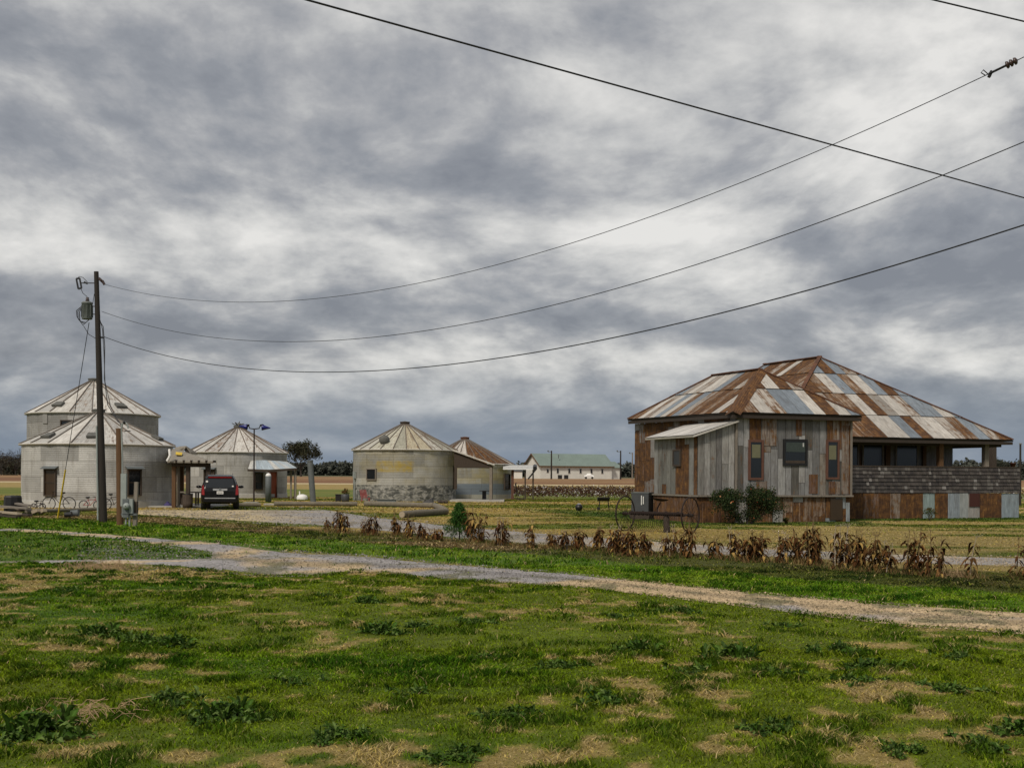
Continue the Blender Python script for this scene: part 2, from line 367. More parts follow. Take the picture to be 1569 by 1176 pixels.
# gravel: strips between two edge lines given by what is seen, laid in the world
def strip_sheet(parts, name, colfn):
    V = []; Fc = []; k = 0
    for up, lo, x0, x1, dz, amp in parts:
        xs = np.arange(x0, x1+1, 5.0); n = 14
        A = np.array([tuple(G(q, float(up(q)))) for q in xs]); B = np.array([tuple(G(q, float(lo(q)))) for q in xs])
        dA = (fbm(A[:, 0], A[:, 1], 1.1, 3)-.5)*amp*2; dB = (fbm(B[:, 0], B[:, 1], 1.1, 6)-.5)*amp*2
        A[:, 1] += dA; B[:, 1] += dB
        for i in range(len(xs)):
            for j in range(n+1):
                t = j/n; p = A[i]*(1-t)+B[i]*t; V.append((p[0], p[1], float(gz(p[0], p[1]))+dz-.03*(t in (0.0, 1.0))))
        m = n+1
        for i in range(len(xs)-1):
            for j in range(n): Fc.append((k+i*m+j, k+i*m+j+1, k+(i+1)*m+j+1, k+(i+1)*m+j))
        k = len(V)
    V = np.array(V); Fc = np.array(Fc)[:, ::-1]
    o = npmesh(name, V, Fc, colfn(V[:, 0], V[:, 1]), M['gravel'], True); tagp(o, kind='structure'); return o
def gcolr(x, y):
    px, py = PX(x, y, 0*x); t = sm(.38, .6, fbm(x, y, 1.5, 2)+.22*sm(820, 1050, px)-.10*(1-sm(820, 900, px)))
    base = mixc(np.broadcast_to(np.array((.25, .238, .235)), x.shape+(3,)), (.42, .32, .19), t)
    rt = (py-m_up(px))/np.maximum(m_lo(px)-m_up(px), 1); base = base*(1+.16*(np.exp(-((rt-.27)/.1)**2)+np.exp(-((rt-.74)/.1)**2))-.22*np.exp(-((rt-.5)/.12)**2))[..., None]
    gn = np.maximum(sm(.60, .68, fbm(x, y, .8, 5)), sm(.5, .62, fbm(x, y, .7, 1))*np.exp(-((rt-.5)/.09)**2)*.8); return mixc(base, (.11, .11, .05), gn*.75)
def gcolr2(x, y):
    px, py = PX(x, y, 0*x); t = np.clip((1-sm(330, 480, px))+sm(.5, .7, fbm(x, y, 2.5, 2))*.4, 0, 1)
    base = mixc(np.broadcast_to(np.array((.26, .248, .24)), x.shape+(3,)), (.43, .35, .21), t)
    gn = sm(.60, .68, fbm(x, y*2, 1.6, 5)); return mixc(base, (.14, .11, .05), gn*.6)
m_up = line((330, 831), (430, 843), (560, 852), (800, 874), (940, 887), (1140, 907), (1380, 929), (1569, 940), (2400, 990))
m_lo = line((330, 872), (400, 880), (480, 880), (550, 874), (720, 889), (900, 900), (1180, 931), (1400, 958), (1569, 970), (2400, 1033))
b_up = line((-500, 795), (60, 811), (330, 831)); b_lo = line((-500, 799), (60, 815), (200, 827), (332, 846))
c_up = line((-200, 861), (16, 860), (150, 858), (250, 857), (335, 854)); c_lo = line((-200, 863), (16, 862.5), (150, 863), (250, 866), (335, 873))
strip_sheet([(m_up, m_lo, 325, 2300, .012, .22), (b_up, b_lo, -450, 335, .016, .35), (c_up, c_lo, -150, 340, .020, .25)], 'gravel_track', gcolr)
d_up = line((200, 781), (500, 780), (560, 790), (700, 806), (900, 822), (1100, 836), (1300, 848), (1569, 853), (2300, 866))
d_lo = line((200, 787), (330, 796), (500, 806), (600, 815), (800, 832), (1000, 844), (1200, 855), (1400, 862), (1569, 868), (2300, 885))
strip_sheet([(d_up, d_lo, 205, 2250, .012, .3)], 'gravel_drive', gcolr2)
# ------------------------------------------------------------------ grass
def in_gravel(px, py, s=0):
    a = (py > m_up(px)+s) & (py < m_lo(px)-s) & (px > 330)
    b = (py > b_up(px)+s) & (py < b_lo(px)-s) & (px < 335); c = (py > c_up(px)) & (py < c_lo(px)) & (px < 340)
    d = (py > d_up(px)+s) & (py < d_lo(px)-s) & (px > 205)
    return a | b | c | d
def blades(name, label, n, y0, y1, hlo, hhi, wk, cat='grass'):
    y = np.sqrt(rng.random(n)*(y1*y1-y0*y0)+y0*y0); x = (rng.random(n)*1.12-.56)*(y+3.5)
    px, py = PX(x, y, gz(x, y)); e = (fbm(x, y, .5, 7)-.5)*10
    keep = ~in_gravel(px, py+e, 1.0) | (rng.random(n) < .015); x = x[keep]; y = y[keep]; n = len(x); px = px[keep]; py = py[keep]
    C = land(x, y); dryness = np.clip((C[:, 0]-C[:, 1])/.06, 0, 1)
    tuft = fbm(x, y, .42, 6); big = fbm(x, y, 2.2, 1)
    h = (hlo+(hhi-hlo)*rng.random(n)**1.6)*(.42+1.0*sm(.4, .72, tuft))*(1-.25*dryness)
    brightstrip = (py < L1up(px)) & (py > GTop(px)); h = np.where(brightstrip, h*1.25, h); h = np.where((py < BTop(px)), h*.6, h)
    th = rng.random(n)*2*PI; w = wk*np.maximum(y, 8)*(.6+.8*rng.random(n))*1.55
    h = np.where(y > 62, .045, h)*1.0; lean = h*(.35+1.1*rng.random(n)+dryness*.9); la = rng.random(n)*2*PI
    z = gz(x, y)-.004; dx = np.cos(th)*w/2; dy = np.sin(th)*w/2; lx = np.cos(la)*lean; ly = np.sin(la)*lean
    V = np.empty((n, 5, 3))
    V[:, 0] = np.stack([x-dx, y-dy, z], 1); V[:, 1] = np.stack([x+dx, y+dy, z], 1)
    V[:, 2] = np.stack([x+dx*.8+lx*.35, y+dy*.8+ly*.35, z+h*.62], 1); V[:, 3] = np.stack([x-dx*.8+lx*.35, y-dy*.8+ly*.35, z+h*.62], 1)
    V[:, 4] = np.stack([x+lx, y+ly, z+h*.95], 1)
    k = np.arange(n)*5; tri = np.concatenate([np.stack([k, k+1, k+2], 1), np.stack([k, k+2, k+3], 1), np.stack([k+3, k+2, k+4], 1)])
    var = (.35+1.35*rng.random(n)**1.4)[:, None]; cc = C*var*1.25
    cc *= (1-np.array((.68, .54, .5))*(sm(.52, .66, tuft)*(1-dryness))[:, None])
    st = rng.random(n) < (.015+.5*dryness); cc[st] = np.array((.46, .36, .18))*(.6+.6*rng.random(st.sum()))[:, None]
    yl = rng.random(n) < .04; cc[yl] = np.array((.27, .30, .045))
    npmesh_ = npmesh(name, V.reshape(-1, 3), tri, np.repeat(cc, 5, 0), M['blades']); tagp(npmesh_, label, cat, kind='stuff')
blades('grass', 'short green and straw coloured turf closest to the viewer', 330000, 6.2, 13, .018, .062, .00062)
blades('grass', 'patchy green and tan turf reaching back to the gravel track', 330000, 13, 25, .02, .06, .00060)
blades('grass', 'bright green grass verge on both sides of the gravel track', 330000, 25, 62, .03, .07, .00062)
blades('grass', 'thin mown lawn round the grain bins and behind the hay rake', 120000, 62, 100, .02, .05, .0007)
# ------------------------------------------------------------------ round grain bins
def cyl_hit(cx, cy, Rr, px):
    """angle on a round wall where the sight line through column px meets it"""
    t = (px-784.5)/F; a = t*t+1; b = -2*(t*cx+cy); c = cx*cx+cy*cy-Rr*Rr
    y = (-b-math.sqrt(max(b*b-4*a*c, 0)))/(2*a); return math.atan2(y-cy, t*y-cx), Vector((t*y, y, 0))
def zat(px, py, D): return H+(hor(px)-py)*D/F
def make_bin(name, label, cx, cy, Rr, eave, apex, wallmat, nrib, tints, group, over=.16, rust=.15, cap=None, seed=1):
    rd = random.Random(seed); root = T(name, label, 'grain bin', (cx, cy, 0), 0, group)
    w = MB(); n = 96; rows = []; zs = []; z = -.05
    while z < eave: zs.append(z); z += .03
    zs.append(eave); dent = [rd.uniform(-.012, .012) for _ in range(n)]
    for q in zs:
        r = Rr+.006*math.sin(q*2*PI/.12)
        rows.append([(cx+(r+dent[j]*math.sin(q*2.1+j))*math.cos(2*PI*j/n), cy+(r+dent[j]*math.sin(q*2.1+j))*math.sin(2*PI*j/n), q) for j in range(n)])
    w.grid(rows, True, uvs=lambda i, j: (2*PI*Rr*j/n+seed*3.3, zs[i])); w.build('wall', wallmat, root)
    # roof: pie panels, each with its own tone, and raised seams
    r = MB(); Ro = Rr+over; rt = .34; ea = eave+.02-over*(apex-eave)/Rr
    for k in range(nrib):
        a0, a1 = 2*PI*k/nrib, 2*PI*(k+1)/nrib; tn = rd.choice(tints); v = rd.uniform(.88, 1.08); sub = 5
        c = (tn[0]*v, tn[1]*v, tn[2]*v, min(1, max(0, rust+rd.uniform(-.15, .2)+(tn[3] if len(tn) > 3 else 0))))
        for s in range(sub):
            f0, f1 = s/sub, (s+1)/sub; sag = .02*rd.uniform(-1, 1)
            R0, R1 = Ro+(rt-Ro)*f0, Ro+(rt-Ro)*f1; Z0, Z1 = ea+(apex-ea)*f0, ea+(apex-ea)*f1; o = rd.uniform(0, 9)
            r.face([(cx+R0*math.cos(a0), cy+R0*math.sin(a0), Z0), (cx+R0*math.cos(a1), cy+R0*math.sin(a1), Z0),
                    (cx+R1*math.cos(a1), cy+R1*math.sin(a1), Z1), (cx+R1*math.cos(a0), cy+R1*math.sin(a0), Z1)], c,
                   [(k*1.7, f0*4), (k*1.7+R0*.26, f0*4), (k*1.7+R1*.26, f1*4), (k*1.7, f1*4)])
        a, b = Vector((cx+Ro*math.cos(a0), cy+Ro*math.sin(a0), ea+.025)), Vector((cx+rt*math.cos(a0), cy+rt*math.sin(a0), apex+.025))
        k0 = len(r.f); r.bar(a, b, .05, .07)
        for q in range(k0, len(r.f)): r.c[q] = (.2, .19, .17, .3+rust)
    r.build('roof', M['coneroof'], root)
    e = MB(); e.grid([[(cx+q*math.cos(2*PI*j/nrib), cy+q*math.sin(2*PI*j/nrib), zz) for j in range(nrib)] for q, zz in ((Ro-.01, ea+.02), (Ro+.02, ea-.02), (Ro-.01, ea-.07), (Rr-.02, ea-.05))], True, smooth=False)
    e.build('eave_trim', M['dirty_white'], root)
    cpm = MB(); cpm.lathe([(.3, apex-.03), (.36, apex+.02), (.36, apex+.16), (.4, apex+.17), (.38, apex+.23), (.02, apex+.28)], (cx, cy, 0), 14, False)
    cpo = cpm.build('roof_cap', cap or M['vent'], root)
    return root, cpo
def tangent(root_c, Rr, px):
    ang, p = cyl_hit(root_c[0], root_c[1], Rr, px)
    return Matrix.Translation(Vector((root_c[0]+Rr*math.cos(ang), root_c[1]+Rr*math.sin(ang), 0))) @ Matrix.Rotation(ang+PI/2, 4, 'Z')   # local x along wall, -y outward
def opening(root, m, z0, z1, w, kind='window', glassm='glass', framem='wood_dark', hood=True, split=True, hoodm='greysteel'):
    f = MB(); t = .07; hh = z1-z0
    for x in (-w/2, w/2): f.box(None, (t, .16, hh+t), mat=m @ Matrix.Translation((x, -.02, (z0+z1)/2)))
    for z in (z0, z1): f.box(None, (w-t, .15, t), mat=m @ Matrix.Translation((0, -.02, z)))
    if split: f.box(None, (w-t, .08, .04), mat=m @ Matrix.Translation((0, -.03, (z0+z1)/2)))
    fo = f.build(kind, M[framem], root)
    g_ = MB(); g_.box(None, (w-t, .03, hh-t), mat=m @ Matrix.Translation((0, -.015, (z0+z1)/2)))
    go = g_.build('pane' if kind == 'window' else 'door_leaf', M[glassm], None); go.parent = fo
    go.data.transform(inv(root))
    if hood:
        h_ = MB(); a = m @ Matrix.Translation((0, -.12, z1+.12)) @ Matrix.Rotation(R(24), 4, 'X'); h_.box(None, (w+.28, .34, .03), mat=a)
        ho = h_.build('hood', M[hoodm], None); ho.data.transform(inv(root)); ho.parent = fo
    return fo
def sub(mb, name, mat, root, part):
    o = mb.build(name, mat, None); o.data.transform(inv(root)); o.parent = part; return o
WT = [(.60, .58, .53), (.52, .51, .47), (.45, .44, .41), (.62, .60, .55)]
c1 = (-24.15, 68.6); b1, _ = make_bin('grain_bin', 'low round silver bin behind the utility pole with bicycles leaning on its wall', c1[0], c1[1], 4.17, 3.6, 5.42, M['bin_a'], 20, WT, 'galvanised grain bins', rust=.27, seed=3)
m = tangent(c1, 4.17, 77.5); opening(b1, m, .68, 2.1, .72, 'window', 'glassbrown')
m = tangent(c1, 4.17, 205.5); opening(b1, m, .7, 2.12, .78, 'window', 'glass')
ft = MB(); ft.lathe([(4.2, -.05), (4.2, .36), (4.17, .38)], (c1[0], c1[1], 0), 64, False); ft.build('base_band', M['band'], b1)
def roof_vents(root, c, Rr, eave, apex, pxs, mat='vent'):
    for px in pxs:
        ang, p = cyl_hit(c[0], c[1], Rr, px); f = .16
        q = Vector((c[0]+Rr*(1-f)*math.cos(ang), c[1]+Rr*(1-f)*math.sin(ang), eave+(apex-eave)*f+.06))
        sl_ = math.atan2(apex-eave, Rr)
        mm = Matrix.Translation(q) @ Matrix.Rotation(ang+PI/2, 4, 'Z') @ Matrix.Rotation(sl_, 4, 'X')
        v = MB(); v.prism([mm @ Vector(a) for a in ((-.36, -.22, 0), (.36, -.22, 0), (.3, .3, 0), (-.3, .3, 0))], mm.to_3x3() @ Vector((0, 0, .13)))
        v.build('roof_vent', M[mat], root)
roof_vents(b1, c1, 4.17, 3.6, 5.42, (58, 141, 258))
c2 = (-28.15, 79.0); b2, _ = make_bin('grain_bin', 'tall round bin rising behind the low silver bin at the far left', c2[0], c2[1], 4.17, 5.88, 8.05, M['bin_b'], 20, WT, 'galvanised grain bins', rust=.33, seed=5)
m = tangent(c2, 4.17, 101.5); opening(b2, m, 4.95, 5.27, .7, 'window', hood=False, split=False)
roof_vents(b2, c2, 4.17, 5.88, 8.05, (78, 192))
for px in (69,):
    m = tangent(c2, 4.17, px); p = MB(); p.box(None, (.4, .03, .75), mat=m @ Matrix.Translation((0, -.02, 5.45))); p.build('patch_panel', M['bin_b'], b2)
c3 = (-22.8, 97.7); b3, _ = make_bin('grain_bin', 'round bin behind the black car with a white ribbed roof and a red door', c3[0], c3[1], 4.02, 3.76, 5.72, M['bin_c'], 22, WT, 'galvanised grain bins', rust=.36, seed=8)
fin_ = MB(); 
for k in range(7):
    a = 2*PI*k/7; fin_.bar((c3[0]+.1*math.cos(a), c3[1]+.1*math.sin(a), 5.95), (c3[0]+.52*math.cos(a), c3[1]+.52*math.sin(a), 6.1+.05*(k % 3)), .12, .04)
fin_.bar((c3[0]+.1, c3[1], 5.9), (c3[0]+.1, c3[1], 6.32), .06); fin_.build('cap_finial', M['vent'], b3)
m = tangent(c3, 4.02, 396); opening(b3, m, .7, 2.0, .66, 'window')
m = tangent(c3, 4.02, 418); opening(b3, m, .05, 2.12, .75, 'door', 'reddoor', 'wood_red', hood=False, split=False)
m = tangent(c3, 4.02, 321); opening(b3, m, .1, 2.25, .95, 'door', 'wood_dark', 'wood_dark', split=False)
ft = MB(); ft.lathe([(4.06, -.05), (4.06, .34), (4.02, .36)], (c3[0], c3[1], 0), 64, False); ft.build('base_band', M['band'], b3)
# awning of the third bin: a low tin roof on posts
def slab(parts, name, mat, root, th=.06):
    q = MB(); q.prism(parts, (0, 0, -th)); return q.build(name, mat, root)
aw = MB()
def pt(px, py, D): return W(px, py, D)
bk = [pt(384, 705, 94.4), pt(404, 704.5, 94), pt(430, 706, 94.6)]; fr = [pt(380, 718, 91.5), pt(412, 719, 91), pt(455, 716.5, 91.8)]
for i in range(2):
    n_ = 5
    for k in range(n_):
        t0, t1 = k/n_, (k+1)/n_; tn = random.choice([(.42, .5, .55), (.5, .53, .53), (.6, .6, .56), (.36, .44, .5)])
        aw.face([fr[i].lerp(fr[i+1], t0), fr[i].lerp(fr[i+1], t1), bk[i].lerp(bk[i+1], t1), bk[i].lerp(bk[i+1], t0)], tn+(.15,), [(i*5+t0*2, 0), (i*5+t1*2, 0), (i*5+t1*2, 1), (i*5+t0*2, 1)])
aw.face([fr[0], bk[0], bk[0]-Vector((0, 0, .3)), fr[0]-Vector((0, 0, .08))], (.5, .5, .48, .1))
ex = pt(440, 707, 96.5); aw.face([fr[2], ex, bk[2]], (.5, .53, .53, .1), [(0, 0), (1, 1), (0, 1)])
aw.build('awning_roof', M['sheet'], b3)
q = MB(); 
for a, b in ((fr[0], fr[1]), (fr[1], fr[2]), (fr[2], ex), (fr[0], bk[0])): q.bar(a-Vector((0, 0, .1)), b-Vector((0, 0, .1)), .08, .16)
q.build('awning_beam', M['wood_dark'], b3)
for px, D in ((446, 92.2), (453, 92.0), (452, 95.5)):
    q = MB(); a = pt(px, 718, D); q.bar((a.x, a.y, 0), (a.x, a.y, a.z-.02), .13); q.build('awning_post', M['wood_grey'], b3)

GT = [(.47, .46, .37), (.4, .40, .33), (.52, .51, .44), (.33, .32, .25), (.45, .4, .28)]
c4 = (-8.18, 89.5); b4, _ = make_bin('grain_bin', 'round bin with peeling lower wall, yellow stain and a black ball on its roof', c4[0], c4[1], 3.9, 3.86, 5.75, M['bin_d'], 26, GT, 'galvanised grain bins', rust=.3, cap=M['wood_dark'], seed=12)
m = tangent(c4, 3.9, 569.5); opening(b4, m, 1.58, 2.36, .85, 'window', hood=False, split=False, framem='wood_grey')
ang, p = cyl_hit(c4[0], c4[1], 3.9, 580)
q = MB(); cc = Vector((c4[0]+3.1*math.cos(ang), c4[1]+3.1*math.sin(ang), 4.5))
q.lathe([(.01, -.36), (.22, -.33), (.36, -.15), (.39, .05), (.3, .26), (.12, .36), (.01, .38)], cc, 14, m=Matrix.Rotation(R(70), 3, 'X')); q.build('roof_vent', M['vent'], b4)
# timber porch on the right of that bin
X0 = W(696, 700, 86).x; X1 = W(754, 700, 86).x; XB = X0+.3
q = MB()
zt0, zt1, zb = zat(698, 691, 86), zat(755, 713, 86), zat(725, 716, 86)
q.prism([(X0, 85.9, zt0), (X0, 85.9, zb), (X1, 85.9, zb), (X1, 85.9, zt1)], (0, .07, 0)); q.build('gable_boards', M['wood_dark'], b4); q = MB(); q.prism([(X0, 89.4, zt0), (X0, 89.4, zb), (X1, 89.4, zb), (X1, 89.4, zt1)], (0, .07, 0)); q.build('gable_boards', M['wood_dark'], b4)
q = MB(); n_ = 8
for k in range(n_):
    y0, y1 = 85.8+k*.47, 85.8+(k+1)*.47; tn = random.choice(GT)
    q.face([(X0-.1, y0, zt0+.09), (X1+.15, y0, zt1+.07), (X1+.15, y1, zt1+.07), (X0-.1, y1, zt0+.09)], tn+(.4,), [(0, y0), (0, y1), (3, y1), (3, y0)])
q.prism([(X0-.1, 85.8, zt0+.08), (X1+.15, 85.8, zt1+.06), (X1+.15, 89.6, zt1+.06), (X0-.1, 89.6, zt0+.08)], (0, 0, -.05)); q.build('porch_roof', M['sheet'], b4)
q = MB(); q.bar((X0-.12, 85.76, zt0+.08), (X1+.17, 85.76, zt1+.06), .05, .1); q.build('porch_trim', M['dirty_white'], b4)
for y in (86.0, 89.3):
    q = MB(); q.bar((X1-.09, y, 0), (X1-.09, y, zb), .2); q.build('porch_post', M['wood_grey'], b4)
q = MB(); q.box(((X0+X1)/2+.3, 87.6, .06), (X1-X0+1.2, 4.2, .16)); q.build('porch_floor', M['conc'], b4)
m = tangent(c4, 3.9, 696.5); opening(b4, m, .95, 2.6, .7, 'window', hood=False)
q = MB(); q.box((X0+.12, 85.95, (zb+.9)/2+.1), (.2, .12, zb-.7)); q.build('corner_board', M['wood_dark'], b4)
m = tangent(c4, 3.9, 545); q = MB(); q.box(None, (.3, .16, .5), mat=m @ Matrix.Translation((0, -.1, 1.9))); q.build('meter_box', M['greymeter'], b4)
q = MB(); q.tube([m @ Vector((0, -.1, 1.7)), m @ Vector((0, -.1, 0))], .04); q.build('conduit', M['greymeter'], b4)

RT = [(.5, .47, .42, -.1), (.3, .18, .12, .75), (.4, .34, .28, .35), (.25, .12, .08, .8)]
c5 = (-3.99, 99.0); b5, _ = make_bin('grain_bin', 'small low bin with a rust striped roof half hidden behind the yellow stained bin', c5[0], c5[1], 4.0, 2.95, 4.92, M['bin_e'], 30, RT, 'galvanised grain bins', rust=.3, cap=M['ridgecap'], seed=21)
m = tangent(c5, 4.0, 776.5); opening(b5, m, .8, 2.05, .9, 'window', hood=False)
# its awning on the right
y0, y1 = 94.8, 97.4; x0 = W(775, 0, 95).x; x1 = W(823, 0, 95).x; z0 = zat(800, 715.5, 95)
q = MB(); 
for k in range(6):
    t0, t1 = x0+(x1-x0)*k/6, x0+(x1-x0)*(k+1)/6; q.face([(t0, y0, z0-.12), (t1, y0, z0-.12), (t1, y1, z0+.2), (t0, y1, z0+.2)], (.55, .55, .52, .05), [(t0, 0), (t1, 0), (t1, 3), (t0, 3)])
q.prism([(x0, y0, z0-.13), (x1, y0, z0-.13), (x1, y1, z0+.19), (x0, y1, z0+.19)], (0, 0, -.06)); q.build('awning_roof', M['sheet'], b5)
q = MB(); q.tube([(x1+.05, y0-.1, z0-.1), (x1+.1, y1, z0+.12)], .17, 12); q.bar((x1+.1, y0, z0-.2), (x1-.5, y0, z0-.95), .12, .12); q.build('awning_bracket', M['black'], b5)
for px in (805, 817):
    a = W(px, 700, 95.1); q = MB(); q.bar((a.x, a.y, 0), (a.x, a.y, z0-.15), .12); q.build('awning_post', M['wood_dark'], b5)
a = W(785.5, 700, 95.3); q = MB(); q.box((a.x, a.y, 1.2), (.22, .14, 2.4)); q.build('corner_board', M['wood_red'], b5)

# timber porch between the first and third bins
root = T('timber_porch', 'open timber porch with shingled roof between the low silver bin and the black car', 'porch', (W(287, 700, 66.5).x, 66.5, 0))
A0 = W(265, 687.5, 69); A1 = W(268, 687.5, 69); e0 = W(256, 706, 65.6); e1 = W(327, 707, 65.6); e2 = W(322, 705, 71.5); e3 = W(262, 703, 71.5)
q = MB(); P = [W(264, 686.5, 68.6), e0, e1]; apx = W(264, 686.5, 68.6); apx2 = W(276, 689, 68.9)
for tri_ in ([e0, e1, apx2, apx], [e1, e2, apx2], [e2, e3, apx, apx2]): q.prism(tri_, (0, 0, -.09))
q.build('shingle_roof', M['asph'], root)
q = MB(); pp = [W(270.5, 694, 67.25), W(280.5, 695, 67.25), W(279.5, 699, 66.75), W(270, 698, 66.75)]
q.prism([p+Vector((0, -.12, .05)) for p in pp], (0, -.02, .03)); q.build('roof_patch', M['yellow'], root)
q = MB(); zb_ = zat(290, 707, 65.9)
q.box(((e0.x+e1.x)/2-.1, 66.0, zb_-.14), (e1.x-e0.x-.5, .14, .26)); q.box(((e0.x+e1.x)/2-1.35, 71, zb_-.14), (e1.x-e0.x-.5, .14, .26))
q.bar((e0.x+.3, 66, zb_-.12), (e0.x-.95, 71, zb_-.12), .12, .2); q.bar((e1.x-.35, 66.1, zb_-.12), (e1.x-1.6, 71, zb_-.12), .12, .2)
for k in range(6): q.box((e0.x+.5+k*.42, 65.75, zb_+.02), (.07, .45, .13))
q.build('roof_beam', M['wood_dark'], root)
for px, D, mt in ((267, 66.1, 'wood_brown'), (273.5, 66.6, 'wood_grey'), (288.5, 66.1, 'wood_dark'), (279, 70.8, 'wood_brown'), (318, 70.6, 'wood_dark'), (319.5, 66.1, 'wood_dark')):
    a = W(px, 700, D); q = MB(); q.bar((a.x, a.y, 0), (a.x, a.y, zb_-.2), .21 if mt != 'wood_grey' else .15); q.build('post', M[mt], root)
q = MB(); a = W(270, 695, 69.5); q.box((a.x+.2, 71.9, 0.05), (3.4, 1.2, .1)); q.box((a.x+.8, 68.8, .04), (3.8, 4.8, .12)); q.build('floor', M['conc'], root)
q = MB(); a, b = W(259.5, 688, 65.5), W(260.5, 697, 65.4); c_w = W(256, 706, 65.4); q.tube([a, b, W(259, 701, 65.4), c_w], .075, 8); q.build('downspout', M['white'], root)
q = MB(); ga, gb, gm = W(279, 694, 72.5), W(292, 694.5, 72.5), W(285, 684.5, 72.5)
q.prism([ga, gm, gm+Vector((-.9, 1.6, 0)), ga+Vector((-1.0, 1.6, 0))], (0, 0, .07)); q.prism([gm, gb, gb+Vector((0, 1.6, 0)), gm+Vector((-.9, 1.6, 0))], (0, 0, .07))
q.prism([W(267, 694, 72.4), W(268, 686, 72.7), gm, ga], (0, .05, .05)); q.build('dormer_roof', M['asph'], root)
q = MB(); q.prism([ga+Vector((.1, .1, 0)), gb+Vector((-.1, .1, 0)), gm+Vector((0, .1, -.1))], (0, .06, 0)); q.build('dormer_face', M['wood_dark'], root)

root = T('picnic_table', 'long narrow outdoor table seen through the timber porch posts', 'table', (W(290, 760, 68).x, 68, 0.1))
q = MB(); a = W(273, 757, 68); b = W(306, 757, 68); q.box(((a.x+b.x)/2, 68, .86), (b.x-a.x, .7, .07)); q.build('table_top', M['wood_grey'], root)
for x in (a.x+.15, b.x-.15):
    for y in (67.75, 68.25): q = MB(); q.bar((x, y, .08), (x, y, .83), .08); q.build('leg', M['wood_dark'], root)
a = W(292, 771, 66.2); root = T('trash_barrel', 'dark steel trash barrel under the timber porch beam', 'barrel', (a.x, a.y-.6, 0))
q = MB(); q.lathe([(.01, 0), (.27, .0), (.285, .3), (.275, .31), (.29, .6), (.28, .62), (.29, .78), (.27, .79), (.25, .7), (.01, .65)], (a.x, a.y-.6, 0), 18); q.build('drum', M['wood_dark'], root)
q = MB(); q.lathe([(.3, .77), (.31, .8), (.29, .82)], (a.x, a.y-.6, 0), 18); q.build('rim', M['black'], root)

# ------------------------------------------------------------------ rusty tin house (own frame: x along the front, y back)
HA = Vector((9.42, 49.5, 0)); HR = math.atan2(.3256, .9455)
house = T('tin_house', 'weathered farmhouse patched with rusty tin under two hipped roofs', 'house', HA, HR)
hm = Matrix.Translation(HA) @ Matrix.Rotation(HR, 4, 'Z')
def hx(px, ly):                              # x along the front of the house seen at column px on the plane y=ly
    t = (px-784.5)/F; ex, ey, nx, ny = .9455, .3256, -.3256, .9455
    return (t*(HA.y+ny*ly)-HA.x-nx*ly)/(ex-t*ey)
def hyy(px, lx):
    t = (px-784.5)/F; return (t*(HA.y+.3256*lx)-HA.x-.9455*lx)/(-.3256-t*.9455)
def clip(poly, x0, x1, y0, y1):
    for ax, lim, sg in ((0, x0, 1), (0, x1, -1), (1, y0, 1), (1, y1, -1)):
        out = []
        for i in range(len(poly)):
            a, b = poly[i-1], poly[i]; da, db = (a[ax]-lim)*sg, (b[ax]-lim)*sg
            if (da >= 0) != (db >= 0):
                t = da/(da-db); out.append((a[0]+(b[0]-a[0])*t, a[1]+(b[1]-a[1])*t))
            if db >= 0: out.append(b)
        poly = out
        if len(poly) < 3: return []
    return poly
def sheets(mb, O, U, V, poly, w, h, tint, rd, lap=.012, jit=.006, base=.004, wj=.1, y0=None, phase=None, gap=0.0):
    O, U, V = Vector(O), Vector(U).normalized(), Vector(V).normalized(); N = U.cross(V).normalized()
    xs = [p[0] for p in poly]; ysx = [p[1] for p in poly]; x = min(xs)
    while x < max(xs)-.01:
        ww = w*rd.uniform(1-wj, 1+wj); x2 = x+ww
        if max(xs)-x2 < w*.3: x2 = max(xs)
        y = (y0 if y0 is not None else min(ysx))-(h*rd.uniform(0, .9) if phase is None else phase)
        while y < max(ysx):
            hh = h*rd.uniform(.8, 1.2) if phase is None else h; q = clip(poly, x, x2-gap, y, y+hh-gap)
            if q:
                off = base+rd.uniform(0, jit); t = tint((x+x2)/2, y+hh/2); ou, ov = rd.uniform(0, 40), rd.uniform(0, 40)
                mb.face([O+U*a+V*b+N*(off+lap*(1-(b-y)/hh)) for a, b in q], t, [(a+ou, b+ov) for a, b in q])
            y += hh
        x = x2
rdh = random.Random(5)
def pal(opts):
    ws = [o[0] for o in opts]
    def f(x, y):
        o = rdh.choices(opts, ws)[0]; v = rdh.uniform(.85, 1.12); return (o[1]*v, o[2]*v, o[3]*v, min(1, max(0, o[4]+rdh.uniform(-.06, .06))))
    return f
ROOFP = [(3.4, .52, .49, .44, .3), (2.6, .40, .36, .31, .52), (3.2, .20, .235, .27, .2), (2.4, .32, .24, .17, .72), (1.8, .14, .08, .05, .92), (2.6, .08, .045, .03, 1.0), (1.2, .25, .23, .2, .45)]
WALLP = [(6, .225, .225, .225, .12), (3, .13, .13, .13, .25), (2.5, .33, .33, .325, .1), (.4, .17, .12, .08, .75), (.9, .19, .17, .145, .45), (1.8, .1, .095, .085, .3)]
SKIRTP = [(3, .26, .17, .11, .8), (2, .3, .22, .16, .6), (1.6, .27, .30, .32, .1), (1.2, .3, .29, .27, .3), (1, .14, .06, .04, 1), (1.5, .3, .19, .1, .7)]
# roof planes
def plane_roof(mb, base, P, rd, w, h, palt):
    """P: planar convex polygon, first edge is the eave (left to right seen from outside)"""
    P = [Vector(p) for p in P]; U = (P[1]-P[0]).normalized(); n = (P[1]-P[0]).cross(P[2]-P[0]).normalized(); V = n.cross(U)
    poly = [((p-P[0]).dot(U), (p-P[0]).dot(V)) for p in P]
    base.prism(P, -n*.07); sheets(mb, P[0]+n*.004, U, V, poly, w, h, palt, rd, lap=.03, jit=.012, phase=0, gap=.012)
def lift(z): return z
